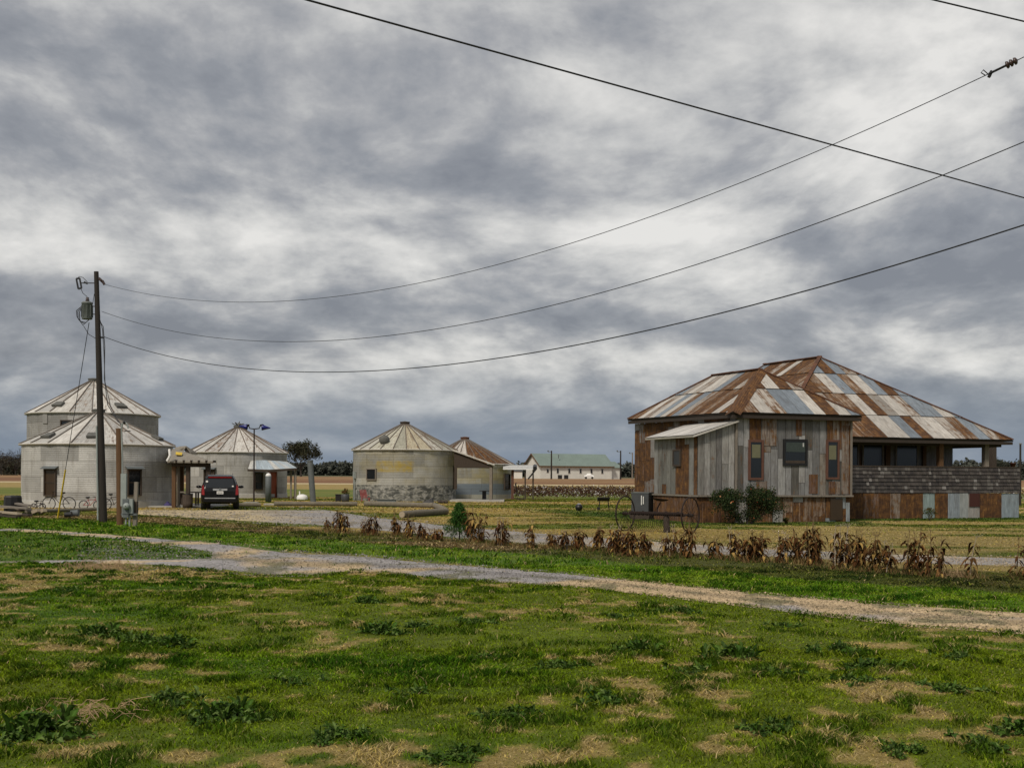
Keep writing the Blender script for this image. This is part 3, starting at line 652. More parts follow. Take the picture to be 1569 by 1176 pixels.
# front block roof corners
fA, fB, fC, fD = (-.35, -.35, 4.6), (6.03, -.35, 4.6), (6.03, 10.15, 4.76), (-.35, 10.15, 4.76)
fp, fq = (2.84, 2.84, 6.76), (2.84, 7.1, 6.825)
sh = MB(); bs = MB()
for P in ([fA, fB, fp], [fB, fC, fq, fp], [fC, fD, fq], [fD, fA, fp, fq]): plane_roof(sh, bs, P, rdh, .64, 2.1, pal(ROOFP))
ro = sh.build('roof', M['sheet'], house, world=False); bo = bs.build('roof_deck', M['eave'], house, world=False)
ro['label'] = 'lower hipped roof of mixed rusty and grey tin sheets'
def ridges(lst, mat='ridgecap', name='ridge_cap', parent=None):
    q = MB()
    for a, b, w_ in lst:
        a, b = Vector(a)+Vector((0, 0, .05)), Vector(b)+Vector((0, 0, .05)); n = max(2, int((b-a).length/2.2))
        for k in range(n):
            p0, p1 = a.lerp(b, k/n), a.lerp(b, (k+1)/n+.01); q.bar(p0+Vector((0, 0, .01*(k % 2))), p1, w_, .05)
    o = q.build(name, M[mat], house, world=False)
    if parent: o.parent = parent
    return o
ridges([(fp, fq, .3), (fD, fq, .16), (fB, fp, .2), (fC, fq, .2)], parent=ro)
# wide rusty sheet laid over the near hip
q = MB(); a, b = Vector(fA), Vector(fp); d_ = (b-a); sd = Vector((1, -1, 0)).normalized()*.33
for s_ in (-1, 1):
    drop = Vector((0, 0, -.16)); off_ = Vector((0, 0, .06)); e_ = sd*s_
    for k in range(2):
        p0, p1 = a+d_*(.0+.5*k), a+d_*(.5+.5*k)
        q.face([p0+off_, p0+off_+e_+drop, p1+off_+e_+drop, p1+off_] if s_ > 0 else [p0+off_, p1+off_, p1+off_+e_+drop, p0+off_+e_+drop], (.11, .05, .035, .93), [(0, 5*k), (.3*s_, 5*k), (.3*s_, 5*k+2), (0, 5*k+2)])
o = q.build('hip_sheet', M['sheet'], house, world=False); o.parent = ro
# main roof
mA, mB_, mC, mD = (3.44, 2.35, 3.78), (16.64, 2.35, 3.78), (16.64, 17, 4.0), (3.44, 17, 4.0)
mp, mq = (10.04, 8.95, 8.16), (10.04, 14.3, 8.24)
sh = MB(); bs = MB()
for P in ([mA, mB_, mp], [mB_, mC, mq, mp], [mC, mD, mq], [mD, mA, mp, mq]): plane_roof(sh, bs, P, rdh, .66, 2.05, pal(ROOFP))
ro2 = sh.build('roof', M['sheet'], house, world=False); bs.build('roof_deck', M['eave'], house, world=False)
ro2['label'] = 'large upper hipped roof of mixed rusty and pale tin sheets'
ridges([(mp, mq, .32), (mB_, mp, .2), (mA, mp, .2), (mC, mq, .2), (mD, mq, .2)], parent=ro2)
# eave fascias
q = MB()
for a, b in ((fA, fB), (fB, fC), (fD, fA), (mA, mB_), (mB_, mC)):
    a, b = Vector(a), Vector(b); d_ = (b-a).normalized(); nn = Vector((-d_.y, d_.x, 0))*.05; a, b = a+d_*.03+nn*.4+Vector((0, 0, -.075)), b-d_*.03+nn*.4+Vector((0, 0, -.075)); q.prism([a, a-Vector((0, 0, .14)), b-Vector((0, 0, .14)), b], nn)
q.build('fascia', M['eave'], house, world=False)
FW = 5.68; DK = 1.14
def wallsheets(name, x0, x1, y, z0, z1, w, h, p, mat='ribsheet', face='front', x_const=None, label=None, jit=.012, wj=.12, gap=.014):
    q = MB()
    if face == 'front': sheets(q, (x0, y, z0), (1, 0, 0), (0, 0, 1), [(0, 0), (x1-x0, 0), (x1-x0, z1-z0), (0, z1-z0)], w, h, pal(p), rdh, lap=.004, jit=jit, wj=wj, gap=gap)
    if face == 'left': sheets(q, (x_const, x1, z0), (0, -1, 0), (0, 0, 1), [(0, 0), (x1-x0, 0), (x1-x0, z1-z0), (0, z1-z0)], w, h, pal(p), rdh, lap=.004, jit=jit, wj=wj, gap=gap)
    if face == 'right': sheets(q, (x_const, x0, z0), (0, 1, 0), (0, 0, 1), [(0, 0), (x1-x0, 0), (x1-x0, z1-z0), (0, z1-z0)], w, h, pal(p), rdh, lap=.004, jit=jit, wj=wj, gap=gap)
    o = q.build(name, M[mat], house, world=False)
    if label: o['label'] = label
    return o
# solid wall cores
q = MB(); q.box((FW/2, 5, (DK+4.5)/2), (FW-.02, 9.98, 4.5-DK)); q.build('wall_core', M['wood_dark'], house, world=False)
q = MB(); q.box((FW/2, 5, DK/2-.1), (FW-.12, 9.9, DK+.1)); q.build('foundation', M['wood_dark'], house, world=False)
RUSTP = [(3, .2, .12, .09, .72), (2, .24, .2, .17, .55)]
RUSTW = [(5, .2, .12, .09, .85), (2, .22, .2, .19, .55), (1, .26, .25, .24, .3)]
front = wallsheets('front_wall', 0, FW, -.01, DK+.02, 4.5, .34, 2.3, WALLP, 'boards')
for x0_, x1_, z0_, z1_ in ((.62, 1.2, 3.3, 4.42), (1.24, 1.95, 3.25, 4.42), (2.9, 3.2, 3.7, 4.4), (4.45, 4.75, 2.9, 4.4), (4.75, 5.2, 3.15, 4.4), (5.2, 5.67, 1.2, 4.4), (3.55, 4.0, 1.22, 2.05), (4.55, 5.15, 1.2, 1.75), (.95, 1.5, 1.2, 1.75)):
    rt_ = MB(); sheets(rt_, (x0_, -.035, z0_), (1, 0, 0), (0, 0, 1), [(0, 0), (x1_-x0_, 0), (x1_-x0_, z1_-z0_), (0, z1_-z0_)], .35, 3, pal(RUSTP), rdh, lap=.004, phase=0, gap=.008)
    rt_.build('rusty_patch', M['sheet'], house, world=False)
wallsheets('side_wall', 0, 9.98, 0, DK+.02, 4.55, .62, .95, RUSTW, 'sheet', 'left', -.01, 'rust brown left side wall')
wallsheets('side_wall', 0, 2.9, 0, DK+.02, 4.5, .6, 1.2, RUSTW, 'sheet', 'right', FW+.01)
wallsheets('skirting', 0, FW, .03, -.05, DK-.03, .55, 1.3, SKIRTP, 'sheet', jit=.02)
wallsheets('skirting', 0, 9.9, 0, -.05, DK-.03, .6, 1.3, [(1, .2, .12, .085, .8), (.5, .22, .15, .11, .6)], 'sheet', 'left', .04)
q = MB(); q.box((FW/2, -.06, DK-.02), (FW+.16, .14, .07)); q.box((-.9, -.05, DK-.02), (1.9, .14, .07)); q.box((-.9-.9, 2.1, DK-.02), (.14, 4.3, .07)); q.box((-.06, 7, DK-.02), (.14, 5.8, .07)); q.build('deck_edge', M['wood_grey'], house, world=False)
for x_ in (0, FW): q = MB(); q.box((x_, -.05, 2.8), (.09, .06, 3.3)); q.build('corner_trim', M['wood_grey'], house, world=False)
# lean-to on the left wall
LX, LY = -1.79, 4.06
q = MB(); q.prism([(LX, .02, DK), (-.02, .02, DK), (-.02, .02, 4.2), (LX, .02, 3.62)], (0, LY-.04, 0)); q.build('lean_to_core', M['wood_dark'], house, world=False)
q = MB(); sheets(q, (LX, 0, DK+.02), (1, 0, 0), (0, 0, 1), [(0, 0), (-LX-.05, 0), (-LX-.05, 3.1), (0, 2.5)], .3, 5, pal([(3, .3, .295, .28, .15), (2, .22, .215, .2, .3), (1, .15, .145, .14, .2)]), rdh, lap=0, gap=.014)
q.build('lean_to_front', M['boards'], house, world=False)
q = MB(); sheets(q, (LX-.01, LY, DK+.02), (0, -1, 0), (0, 0, 1), [(0, 0), (LY, 0), (LY, 2.48), (0, 2.48)], .42, 5, pal([(3, .26, .26, .25, .2), (2, .18, .18, .165, .35), (1.2, .2, .12, .08, .85), (1, .27, .25, .22, .5)]), rdh, lap=0, gap=.014)
q.build('lean_to_side', M['ribsheet'], house, world=False)
q = MB(); P = [(LX-.35, -.25, 3.62), (LX-.35, LY+.3, 3.62), (.0, LY+.3, 4.3), (.0, -.25, 4.3)]
bs = MB(); PP = [P[1], P[0], P[3], P[2]]; plane_roof(q, bs, PP, rdh, .66, 3, pal([(1, .6, .58, .54, .1)])); lo_ = q.build('lean_to_roof', M['sheet'], house, world=False); q2 = bs.build('roof_deck', M['dirty_white'], house, world=False); q2.parent = lo_
q = MB(); q.prism([(LX, .02, -.05), (-.02, .02, -.05), (-.02, .02, DK-.06), (LX, .02, DK-.06)], (0, LY-.04, 0)); q.build('foundation', M['wood_dark'], house, world=False)
q = MB(); sheets(q, (LX, 0, -.05), (1, 0, 0), (0, 0, 1), [(0, 0), (-LX, 0), (-LX, DK), (0, DK)], .6, 3, pal([(1, .2, .12, .085, .8)]), rdh); sheets(q, (LX-.01, LY, -.05), (0, -1, 0), (0, 0, 1), [(0, 0), (LY, 0), (LY, DK), (0, DK)], .6, 3, pal([(1, .2, .12, .085, .75)]), rdh)
q.build('skirting', M['sheet'], house, world=False)
M['painted_reflection'] = solid('painted_green_reflection', (.035, .05, .046), .8, 0, .5, 5, (6, 1, 1))  # dull green glass reflection, put into the colour of a thin sheet
def hwin(px0, px1, zl, zh, y, frame='wood_dark', t=.09, kids=(), g_='glass', face='front', xc=0, fd=.065, sash=True, name='window'):
    if face == 'front': x0, x1 = hx(px0, y), hx(px1, y); mk = lambda u, v: Matrix.Translation((u, y-v, 0))
    else: x0, x1 = hyy(px1, xc), hyy(px0, xc); mk = lambda u, v: Matrix.Translation((xc-v, u, 0)) @ Matrix.Rotation(PI/2, 4, 'Z')
    f = MB(); cxm = (x0+x1)/2; w_ = x1-x0
    for u in (x0+t/2, x1-t/2): f.box(None, (t, fd, zh-zl), mat=mk(u, fd/2) @ Matrix.Translation((0, 0, (zl+zh)/2)))
    for z in (zl+t/2, zh-t/2): f.box(None, (w_-2*t, fd-.01, t), mat=mk(cxm, fd/2) @ Matrix.Translation((0, 0, z)))
    if sash: f.box(None, (w_-2*t, fd-.04, .05), mat=mk(cxm, (fd-.04)/2) @ Matrix.Translation((0, 0, (zl+zh)/2)))
    fo = f.build(name, M[frame], house, world=False)
    p = MB(); p.box(None, (w_-2*t, .02, zh-zl-2*t), mat=mk(cxm, .03) @ Matrix.Translation((0, 0, (zl+zh)/2))); po = p.build('pane', M[g_], None, False); po.parent = fo
    for kx0, kx1, kz0, kz1, km, kn in kids:
        p = MB(); p.box(None, ((kx1-kx0)*w_, .015, (kz1-kz0)*(zh-zl)), mat=mk(x0+(kx0+kx1)/2*w_, .048) @ Matrix.Translation((0, 0, zl+(kz0+kz1)/2*(zh-zl)))); ko = p.build(kn, M[km], None, False); ko.parent = fo
    return fo
Dh = 50.0
zp = lambda px, py, D: zat(px, py, D)
hwin(1146, 1169, zp(1157, 735, 50.3), zp(1157, 674, 50.3), -.02, 'wood_red', .1, ((.22, .78, .55, .88, 'blind', 'blind'),))
hwin(1199, 1236, zp(1217, 713.5, 50.8), zp(1217, 673, 50.8), -.02, 'black', .1, ((.12, .9, .52, .88, 'painted_reflection', 'painted_reflection'), (.1, .9, .1, .2, 'wood_dark', 'lower_sash'), (.8, .85, .72, .86, 'white', 'latch')), sash=True)  # upper pane carries a sheet painted as the greenish reflection
hwin(1265, 1285, zp(1275, 734, 51.4), zp(1275, 674, 51.4), -.02, 'wood_red', .09, ((.2, .75, .5, .86, 'blind', 'blind'),))
hwin(1032, 1044, zp(1038, 714, 50.5), zp(1038, 688, 50.5), 0, 'wood_dark', .07, (), 'screen', 'left', LX-.02)
q = MB(); q.box((4.95, .0, .55), (.62, .1, .95)); q.build('access_hatch', M['glassbrown'], house, world=False)
# main body behind the porch
PY, PX1 = 2.85, 17.45
bx1 = hx(1459, 5.2)
q = MB(); q.box(((3.9+bx1)/2, 10.8, 2.5), (bx1-3.9, 11.2, 2.6)); q.build('body_core', M['wood_dark'], house, world=False)
wallsheets('porch_wall', FW, bx1, 5.19, DK, 3.72, .5, 5, [(3, .16, .15, .14, .2), (1, .13, .1, .09, .6)], 'boards')
for a, b in ((1290, 1315), (1320, 1353), (1371, 1406)):
    hwin(a, b, 1.9, 3.62, 5.16, 'wood_grey', .09, g_='glass', sash=False)
for px, w_ in ((1360, .26), (1416, .2)): q = MB(); q.box((hx(px, 5.1), 5.1, 2.4), (w_, .1, 2.5)); q.build('wall_post', M['wood_brown'], house, world=False)
for px, ly, mt in ((1440, PY+.15, 'wood_brown'), (1509.5, PY+.15, 'wood_grey')):
    q = MB(); x = hx(px, ly); q.box((x, ly, 2.9), (.24, .24, 1.6)); q.build('porch_post', M[mt], house, world=False)
q = MB(); yy_ = 12.5; x = 16.3; q.box((hx(1521, 6.0), 6.0, 2.5), (.26, .26, 2.4)); q.build('porch_post', M['wood_dark'], house, world=False)
q = MB(); q.box((hx(1521, 6.0)+.02, 13, 2.5), (.2, .2, 2.4)); q.build('porch_post', M['wood_dark'], house, world=False)
q = MB(); q.box(((FW+16.4)/2, PY+.15, 3.56), (16.4-FW, .2, .2)); q.box((16.3, 9.6, 3.56), (.2, 13, .2)); q.build('porch_beam', M['eave'], house, world=False)
q = MB(); q.box(((FW+PX1)/2, 4.1, DK-.02), (PX1-FW-.1, 2.4, .12)); q.box(((bx1+PX1)/2, 10.8, DK-.02), (PX1-bx1-.1, 11.0, .12)); q.build('porch_floor', M['wood_grey'], house, world=False)
# shingled half wall
q = MB(); q.box(((FW+PX1)/2, PY+.07, 1.83), (PX1-FW-.03, .1, 1.22)); q.box((PX1-.06, PY+6.7, 1.83), (.1, 13.3, 1.22))
q.build('half_wall_core', M['wood_dark'], house, world=False)
SH = [(4, .062, .052, .045, 0), (3, .045, .037, .032, 0), (1.2, .11, .1, .09, 0), (1, .03, .024, .022, 0), (.35, .2, .19, .18, 0)]
q = MB(); sheets(q, (FW+.02, PY, 1.22), (1, 0, 0), (0, 0, 1), [(0, 0), (PX1-FW-.02, 0), (PX1-FW-.02, 1.23), (0, 1.23)], .17, .176, pal(SH), rdh, lap=.045, jit=.012, wj=.35, phase=0)
sheets(q, (PX1, PY, 1.22), (0, 1, 0), (0, 0, 1), [(0, 0), (13.4, 0), (13.4, 1.23), (0, 1.23)], .17, .176, pal(SH), rdh, lap=.045, jit=.012, wj=.35, phase=0)
o = q.build('shingled_half_wall', M['boards'], house, world=False)
q = MB(); q.box(((FW+PX1)/2, PY+.05, 2.47), (PX1-FW+.05, .2, .05)); q.build('rail_cap', M['wood_dark'], house, world=False)
q = MB(); q.box(((FW+PX1)/2, PY+.2, .55), (PX1-FW-.1, .2, 1.2)); q.build('foundation', M['wood_dark'], house, world=False)
# porch skirting: sheets in the order seen
q = MB(); seq = [(1303, 1322, .2, .12, .08, 1), (1322, 1346, .22, .15, .12, .7), (1346, 1364, .16, .07, .05, 1), (1364, 1379, .27, .22, .18, .62), (1379, 1396, .2, .11, .07, .95), (1396, 1414, .17, .09, .06, 1),
      (1414, 1432, .26, .33, .33, .12), (1432, 1452, .18, .09, .05, .98), (1452, 1470, .28, .32, .36, .02), (1470, 1483, .33, .35, .35, .05), (1483, 1501, .34, .32, .3, .25), (1501, 1534, .2, .11, .06, .9), (1534, 1561, .27, .32, .36, .04)]
for a, b, r_, g__, b_, ru in seq:
    x0, x1 = hx(a, PY), min(hx(b, PY), PX1); oo = rdh.uniform(0, 30); yo = PY-.01-rdh.uniform(0, .03)
    if a == 1303: x0 = FW+.02
    q.face([(x0, yo, -.05), (x1, yo, -.05), (x1, yo, 1.2), (x0, yo, 1.2)], (r_, g__, b_, ru), [(oo, 0), (oo+x1-x0, 0), (oo+x1-x0, 1.2), (oo, 1.2)])
x0, x1 = hx(1484, PY), hx(1500, PY); q.face([(x0, PY-.06, .55), (x1, PY-.06, .55), (x1, PY-.06, 1.2), (x0, PY-.06, 1.2)], (.06, .015, .01, .3))
sheets(q, (PX1-.02, PY, -.05), (0, 1, 0), (0, 0, 1), [(0, 0), (13.4, 0), (13.4, 1.22), (0, 1.22)], .6, 3, pal(SKIRTP), rdh)
q.build('skirting', M['sheet'], house, world=False)
wallsheets('side_wall', 5.2, 16.4, 0, DK, 3.72, .6, 2, WALLP, 'boards', 'right', bx1+.01)
wallsheets('side_wall', 10.1, 16.4, 0, DK, 3.72, .6, 2, RUSTW, 'sheet', 'left', 3.88)
# planter on the half wall
p = hm @ Vector((hx(1553, PY), PY+.05, 2.5)); root = T('flower_pot', 'small dark pot standing on the right end of the shingled half wall', 'pot', p)
q = MB(); q.lathe([(.01, 0), (.1, 0), (.14, .17), (.155, .17), (.155, .2), (.12, .2), (.11, .15), (.01, .15)], p, 14); q.build('pot', M['terra'], root)
# ------------------------------------------------------------------ utility pole and wires
PB = G(158, 800); D0 = PB.y
top = W(147.5, 416, D0); root = T('utility_pole', 'tall dark leaning wooden utility pole carrying a transformer at the left', 'utility pole', (PB.x, PB.y, 0))
base = Vector((W(158.5, 800, D0).x, D0, -.1))
q = MB(); q.tube([base.lerp(top, k/6) for k in range(7)], [.088+.065*k/6 for k in range(7)][::-1], 14); q.build('pole_shaft', M['pole_wood'], root)
def onp(py, dx=0, dy=0): t = (py-416)/(800-416); p = top.lerp(base, t); return p+Vector((dx, dy, 0))
PXM = D0/F
q = MB(); c = W(133.5, 476, D0-.05); q.lathe([(.01, -.34), (.19, -.33), (.2, -.3), (.2, .26), (.215, .27), (.215, .31), (.16, .35), (.01, .36)], c, 18)
for k in range(10): a = 2*PI*k/10; q.box((c.x+.215*math.cos(a), c.y+.215*math.sin(a), c.z-.02), (.03, .02, .45), rz=a)
tr = q.build('transformer', M['transformer'], root)
q = MB(); b = W(134, 463, D0-.05)
q.lathe([(.03, -.04), (.075, 0), (.04, .02), (.09, .05), (.045, .08), (.09, .11), (.04, .13), (.07, .17), (.02, .2)], b, 12); o = q.build('bushing', M['porcelain'], root); 
q = MB(); 
for py in (469, 481): q.bar(W(140, py, D0-.05), onp(py), .05, .03)
q.build('bracket', M['black'], root)
q = MB(); a, b_ = W(123.5, 433.5, D0), onp(433.5); q.bar(a, b_, .035, .035); q.bar(W(129, 432, D0), W(134, 434.5, D0), .07)
q.build('cross_arm', M['black'], root)
q = MB(); P4 = [W(117, 427, D0), W(122, 426, D0), W(125, 441, D0), W(120, 442.5, D0)]
for i in range(4): q.bar(P4[i], P4[(i+1) % 4], .055 if i % 2 else .06)
q.tube([W(119, 427, D0), W(121, 423.5, D0), W(127, 425, D0), W(134, 432, D0)], .012, 5); q.build('fuse_cutout', M['black'], root)
q = MB(); 
q.tube([W(124, 442, D0), W(127, 449, D0), W(133, 454, D0), W(134, 458, D0)], .012, 5)
for j, (ax, ay) in enumerate(((117, 488), (119, 492), (121.5, 495))):
    q.tube([W(124, 470+j*2, D0-.2), W(ax, 476+j, D0-.25), W(ax+1, ay-3, D0-.25), W(ax+10, 498-j*2, D0-.22), W(136, 490, D0-.1)], .017, 6)
q.tube([W(128, 499, D0), W(136, 512, D0), W(146, 518, D0)], .012, 5); q.tube([W(144.5, 450, D0-.1), W(142, 465, D0-.1)], .012, 5)
q.build('jumper_wires', M['cable'], root)
q = MB(); q.bar(onp(428, .1), W(158.5, 434, D0), .05); q.bar(W(152, 426, D0), W(156, 430, D0), .12, .08); q.tube([W(157, 430, D0), W(160, 436, D0)], .05, 8); q.build('dead_end_insulator', M['porcelain'], root)
q = MB()
for py in (514, 517): q.bar(onp(py), W(159, 517, D0), .04)
q.build('line_clamp', M['black'], root)
q = MB(); q.tube([onp(650, -.12, -.1), onp(720, -.14, -.12), onp(792, -.16, -.14)], .035, 8); q.build('ground_conduit', M['greymeter'], root)
# drop wires from the pole down to the meter post
q = MB(); D1 = dist(184, 804)
q.tube([onp(492, .1), W(158, 500, D0), W(160.5, 530, D0), W(160, 580, D0-.2), W(165, 620, D0-.4), W(180, 645, D1+.2), W(187, 650, D1+.1)], .017, 6)
q.tube([onp(490, .1), W(157, 505, D0), W(159, 535, D0), W(161, 585, D0-.2), W(170, 625, D0-.4), W(186, 652, D1+.1)], .013, 6)
tagp(q.build('service_drop', M['cable']), 'black twisted drop wires falling from the tall pole to the short brown post', 'wire')
gp = G(88, 796); q = MB(); g_top = W(136.5, 494, D0); q.tube([Vector((gp.x, gp.y, 0)), g_top], .014, 6)
gw = q.build('guy_wire', M['cable']); tagp(gw, 'thin guy wire with a yellow plastic guard left of the tall pole', 'guy wire')
q = MB(); v0 = Vector((gp.x, gp.y, 0)); d_ = g_top-v0; q.tube([v0, v0+d_*.262], .035, 8); sub(q, 'guy_guard', M['yellow'], gw, gw)
def sagwire(name, label, P0, P1, s, r, n=48):
    q = MB(); pts = []
    for i in range(n+1):
        t = i/n; p = P0.lerp(P1, t); p.z -= 4*s*t*(1-t); pts.append(p)
    q.tube(pts, r, 6); return tagp(q.build(name, M['cable']), label, 'wire'), pts
_, ptop = sagwire('power_line', 'highest of the three sagging wires leaving the tall pole toward the upper right', W(160, 435.5, 45.7), W(1650, 48, 20), 2.22, .008)
sagwire('power_line', 'middle one of the three sagging wires leaving the tall pole', W(156, 477, 45.7), W(1650, 183, 19), 2.22, .009)
sagwire('power_line', 'lowest and thickest of the three sagging wires leaving the tall pole', W(160, 516, 45.7), W(1650, 318, 18), 1.9, .0125)
# strain insulator on the top wire
root = T('strain_insulator', 'dark disc insulator on the top wire at the upper right edge', 'insulator', W(1555, 93, 21.1))
dd_ = (ptop[-1]-ptop[-3]).normalized()
cands = [p for p in ptop]; i0 = min(range(len(ptop)), key=lambda i: abs(PX(ptop[i].x, ptop[i].y, ptop[i].z)[0]-1545)); p0 = ptop[i0]
q = MB(); rm = dd_.to_track_quat('Z', 'Y').to_matrix()
q.tube([p0, p0+dd_*.5], .022, 8); q.build('rod', M['black'], root)
q = MB(); 
for k in range(3): q.lathe([(.02, -.02), (.07, 0), (.06, .03), (.02, .05)], p0+dd_*(.33+.07*k), 12, m=rm)
q.build('disc', M['porcelain'], root)
q = MB(); q.tube([p0+Vector((-.02, 0, 0)), p0+Vector((-.1, 0, .07)), p0+Vector((-.14, 0, .02)), p0+Vector((-.06, 0, -.03))], .01, 6); q.bar(p0+Vector((0, 0, -.06)), p0+Vector((.05, 0, .05)), .05); q.build('clamp', M['black'], root)
# near pole just outside the frame that carries the three wires
np_ = W(1650, 318, 19); root = T('utility_pole', 'utility pole beyond the right edge where the sagging wires end', 'utility pole', (np_.x+.15, 19.2, 0))
q = MB(); q.tube([(np_.x+.15, 19.2, -.1), (np_.x+.15, 19.2, 10.2)], [.17, .12], 12); q.build('pole_shaft', M['pole_wood'], root)
q = MB(); q.box((np_.x+.1, 19.05, 9.3), (1.6, .1, .12)); q.build('cross_arm', M['pole_wood'], root)
def thru(pxa, pya, pxb, pyb, Z, r, label, e0, e1):
    Da = (Z-H)*F/(hor(pxa)-pya); Db = (Z-H)*F/(hor(pxb)-pyb); a, b = W(pxa, pya, Da), W(pxb, pyb, Db); d_ = b-a
    q = MB(); q.tube([a+d_*t for t in np.linspace(e0, e1, 14)], r, 6); tagp(q.build('power_line', M['cable']), label, 'wire')
thru(470, 0, 1569, 303, 7.5, .0125, 'thick near wire crossing the whole sky diagonally from top left to right', -.45, 2.2)
thru(1430, 0, 1569, 33, 8.6, .0115, 'short stretch of thick wire across the top right corner of the sky', -6, 12)

# short brown post, meter boxes
a = G(184, 804); root = T('service_post', 'short round brown post with a curved conduit head beside the tall pole', 'post', (a.x, a.y, 0))
t_ = W(182.5, 656, a.y); q = MB(); q.tube([(a.x, a.y, -.1), (t_.x, a.y, t_.z)], [.125, .115], 14); q.build('post_shaft', M['wood_brown'], root)
q = MB(); h = lambda px, py: W(px, py, a.y-.05); q.tube([Vector((h(188, 700).x, a.y-.05, .3)), h(187.5, 700), h(186, 656), h(187.5, 649), h(191, 646.5), h(195, 650), h(196.5, 656)], .032, 8); q.build('conduit', M['greymeter'], root)
q = MB(); q.tube([h(189, 648), h(192, 646)], .06, 8); q.bar(h(191, 660), h(200, 660), .05, .03); q.build('weather_head', M['black'], root)
q = MB(); c0 = W(190, 750, a.y-.16); q.box((c0.x, a.y-.17, c0.z), (.2, .14, 1.2)); q.build('switch_box', M['greymeter'], root)
a = G(204, 806); root = T('meter_rack', 'grey electric meter boxes on a frame with a short grey wooden post', 'meter boxes', (a.x, a.y, 0))
Dm = a.y
def bx(px0, px1, py0, py1, D, dp, name, mt):
    A_, B_ = W(px0, py0, D), W(px1, py1, D); q = MB(); q.box(((A_.x+B_.x)/2, D, (A_.z+B_.z)/2), (B_.x-A_.x, dp, A_.z-B_.z)); return q.build(name, M[mt], root)
bx(189, 198.5, 764, 787, Dm, .2, 'meter_box', 'greysteel'); bx(189.5, 198, 788, 792.5, Dm, .2, 'meter_box', 'greysteel')
o = bx(199, 204, 764, 786, Dm, .16, 'meter_box', 'greymeter')
bx(204.5, 211, 768, 786, Dm+.15, .14, 'backing_board', 'wood_dark')
q = MB(); c0 = W(194, 775, Dm-.12); q.lathe([(.12, 0), (.12, .05), (.1, .1), (.02, .12)], (c0.x, c0.y, c0.z), 14, m=Matrix.Rotation(R(90), 3, 'X')); q.build('meter_dial', M['greymeter'], root)
q = MB(); A_, B_ = W(186, 787.5, Dm), W(210, 787.5, Dm); q.box(((A_.x+B_.x)/2, Dm, A_.z), (B_.x-A_.x, .08, .07)); q.build('rail', M['greysteel'], root)
q = MB(); A_ = W(208.5, 738, Dm+.1); A2 = W(206, 806, Dm+.1); q.bar((A2.x, Dm+.15, -.1), (A_.x, Dm+.15, A_.z), .13); q.build('wooden_post', M['wood_grey'], root)
for px in (193, 198.5):
    q = MB(); A_ = W(px, 790, Dm); q.tube([(A_.x, Dm, -.05), (A_.x, Dm, A_.z+.1)], .035, 8); q.build('conduit', M['greymeter'], root)
# twin lamp post with blue shades
a = G(389, 771); D = a.y; root = T('lamp_post', 'slim rusty lamp post with two blue cone shades in front of the white roofed bin', 'lamp post', (a.x, D, 0))
h = lambda px, py: W(px, py, D)
q = MB(); q.tube([(a.x, D, 0), h(389.5, 657)], [.055, .045], 8); q.build('post_shaft', M['rustiron'], root)
q = MB(); q.tube([h(377, 650), h(381, 651), h(382.5, 656), h(389.5, 657), h(397, 656), h(399, 651), h(402.5, 650)], .035, 8); q.build('lamp_arm', M['rustiron'], root)
for sx, c0, tip in ((-1, h(379, 654), h(366, 652.5)), (1, h(401.5, 654.5), h(414.5, 655.5))):
    ax = (tip-c0).normalized(); L = (tip-c0).length; rm = ax.to_track_quat('Z', 'Y').to_matrix()
    q = MB(); q.lathe([(.19, 0), (.2, .02), (.12, L*.45), (.03, L*.97), (.01, L)], c0, 16, m=rm); q.build('lamp_shade', M['blue'], root)
    q = MB(); q.lathe([(.01, -.13), (.1, -.1), (.13, 0), (.12, .03)], h(379.5 if sx < 0 else 401.5, 650.5), 12); q.build('lamp_housing', M['black'], root)
a = G(391, 774); q = MB(); q.box((a.x-.3, a.y+.3, .1), (.8, .5, .22)); q.box((a.x+.9, a.y+.5, .06), (.9, .35, .12)); 
root = T('paver_edging', 'loose concrete blocks at the foot of the lamp post', 'blocks', (a.x, a.y, 0)); q.build('blocks', M['conc'], root)
# grey cylinder with white dome, leaning pipe, white stone
a = G(411, 769); root = T('steel_cylinder', 'upright grey steel cylinder topped by a white dome', 'cylinder', (a.x, a.y, 0))
q = MB(); t_ = zat(411, 729, a.y); q.lathe([(.01, 0), (.2, 0), (.2, t_), (.18, t_+.01)], (a.x, a.y, 0), 18); q.build('cylinder', M['greysteel'], root)
q = MB(); q.lathe([(.19, 0), (.18, .09), (.12, .17), (.01, .21)], (a.x, a.y, t_), 18); q.build('dome', M['white'], root)
a = G(480, 770); D = a.y; p1 = W(475, 706, D); root = T('leaning_pipe', 'fat grey pipe leaning left in front of the round crowned tree', 'pipe', (a.x, D, 0))
q = MB(); q.tube([Vector((a.x, D, 0)), p1], .2, 16); q.build('pipe', M['greysteel'], root)
q = MB(); q.tube([Vector((a.x, D, 0))+(p1-Vector((a.x, D, 0)))*.985, p1+Vector((-.004, 0, .05))], .22, 16); q.build('collar', M['greysteel'], root)
a = G(463, 765); root = T('white_tank', 'low rounded white tank lying on the grass left of the leaning pipe', 'tank', (a.x, a.y, 0))
q = MB(); q.lathe([(.42, 0), (.44, .15), (.36, .32), (.16, .4), (.02, .42)], (a.x, a.y, 0), 16); q.box((a.x-.2, a.y, .5), (.08, .08, .3)); q.build('tank', M['white'], root)
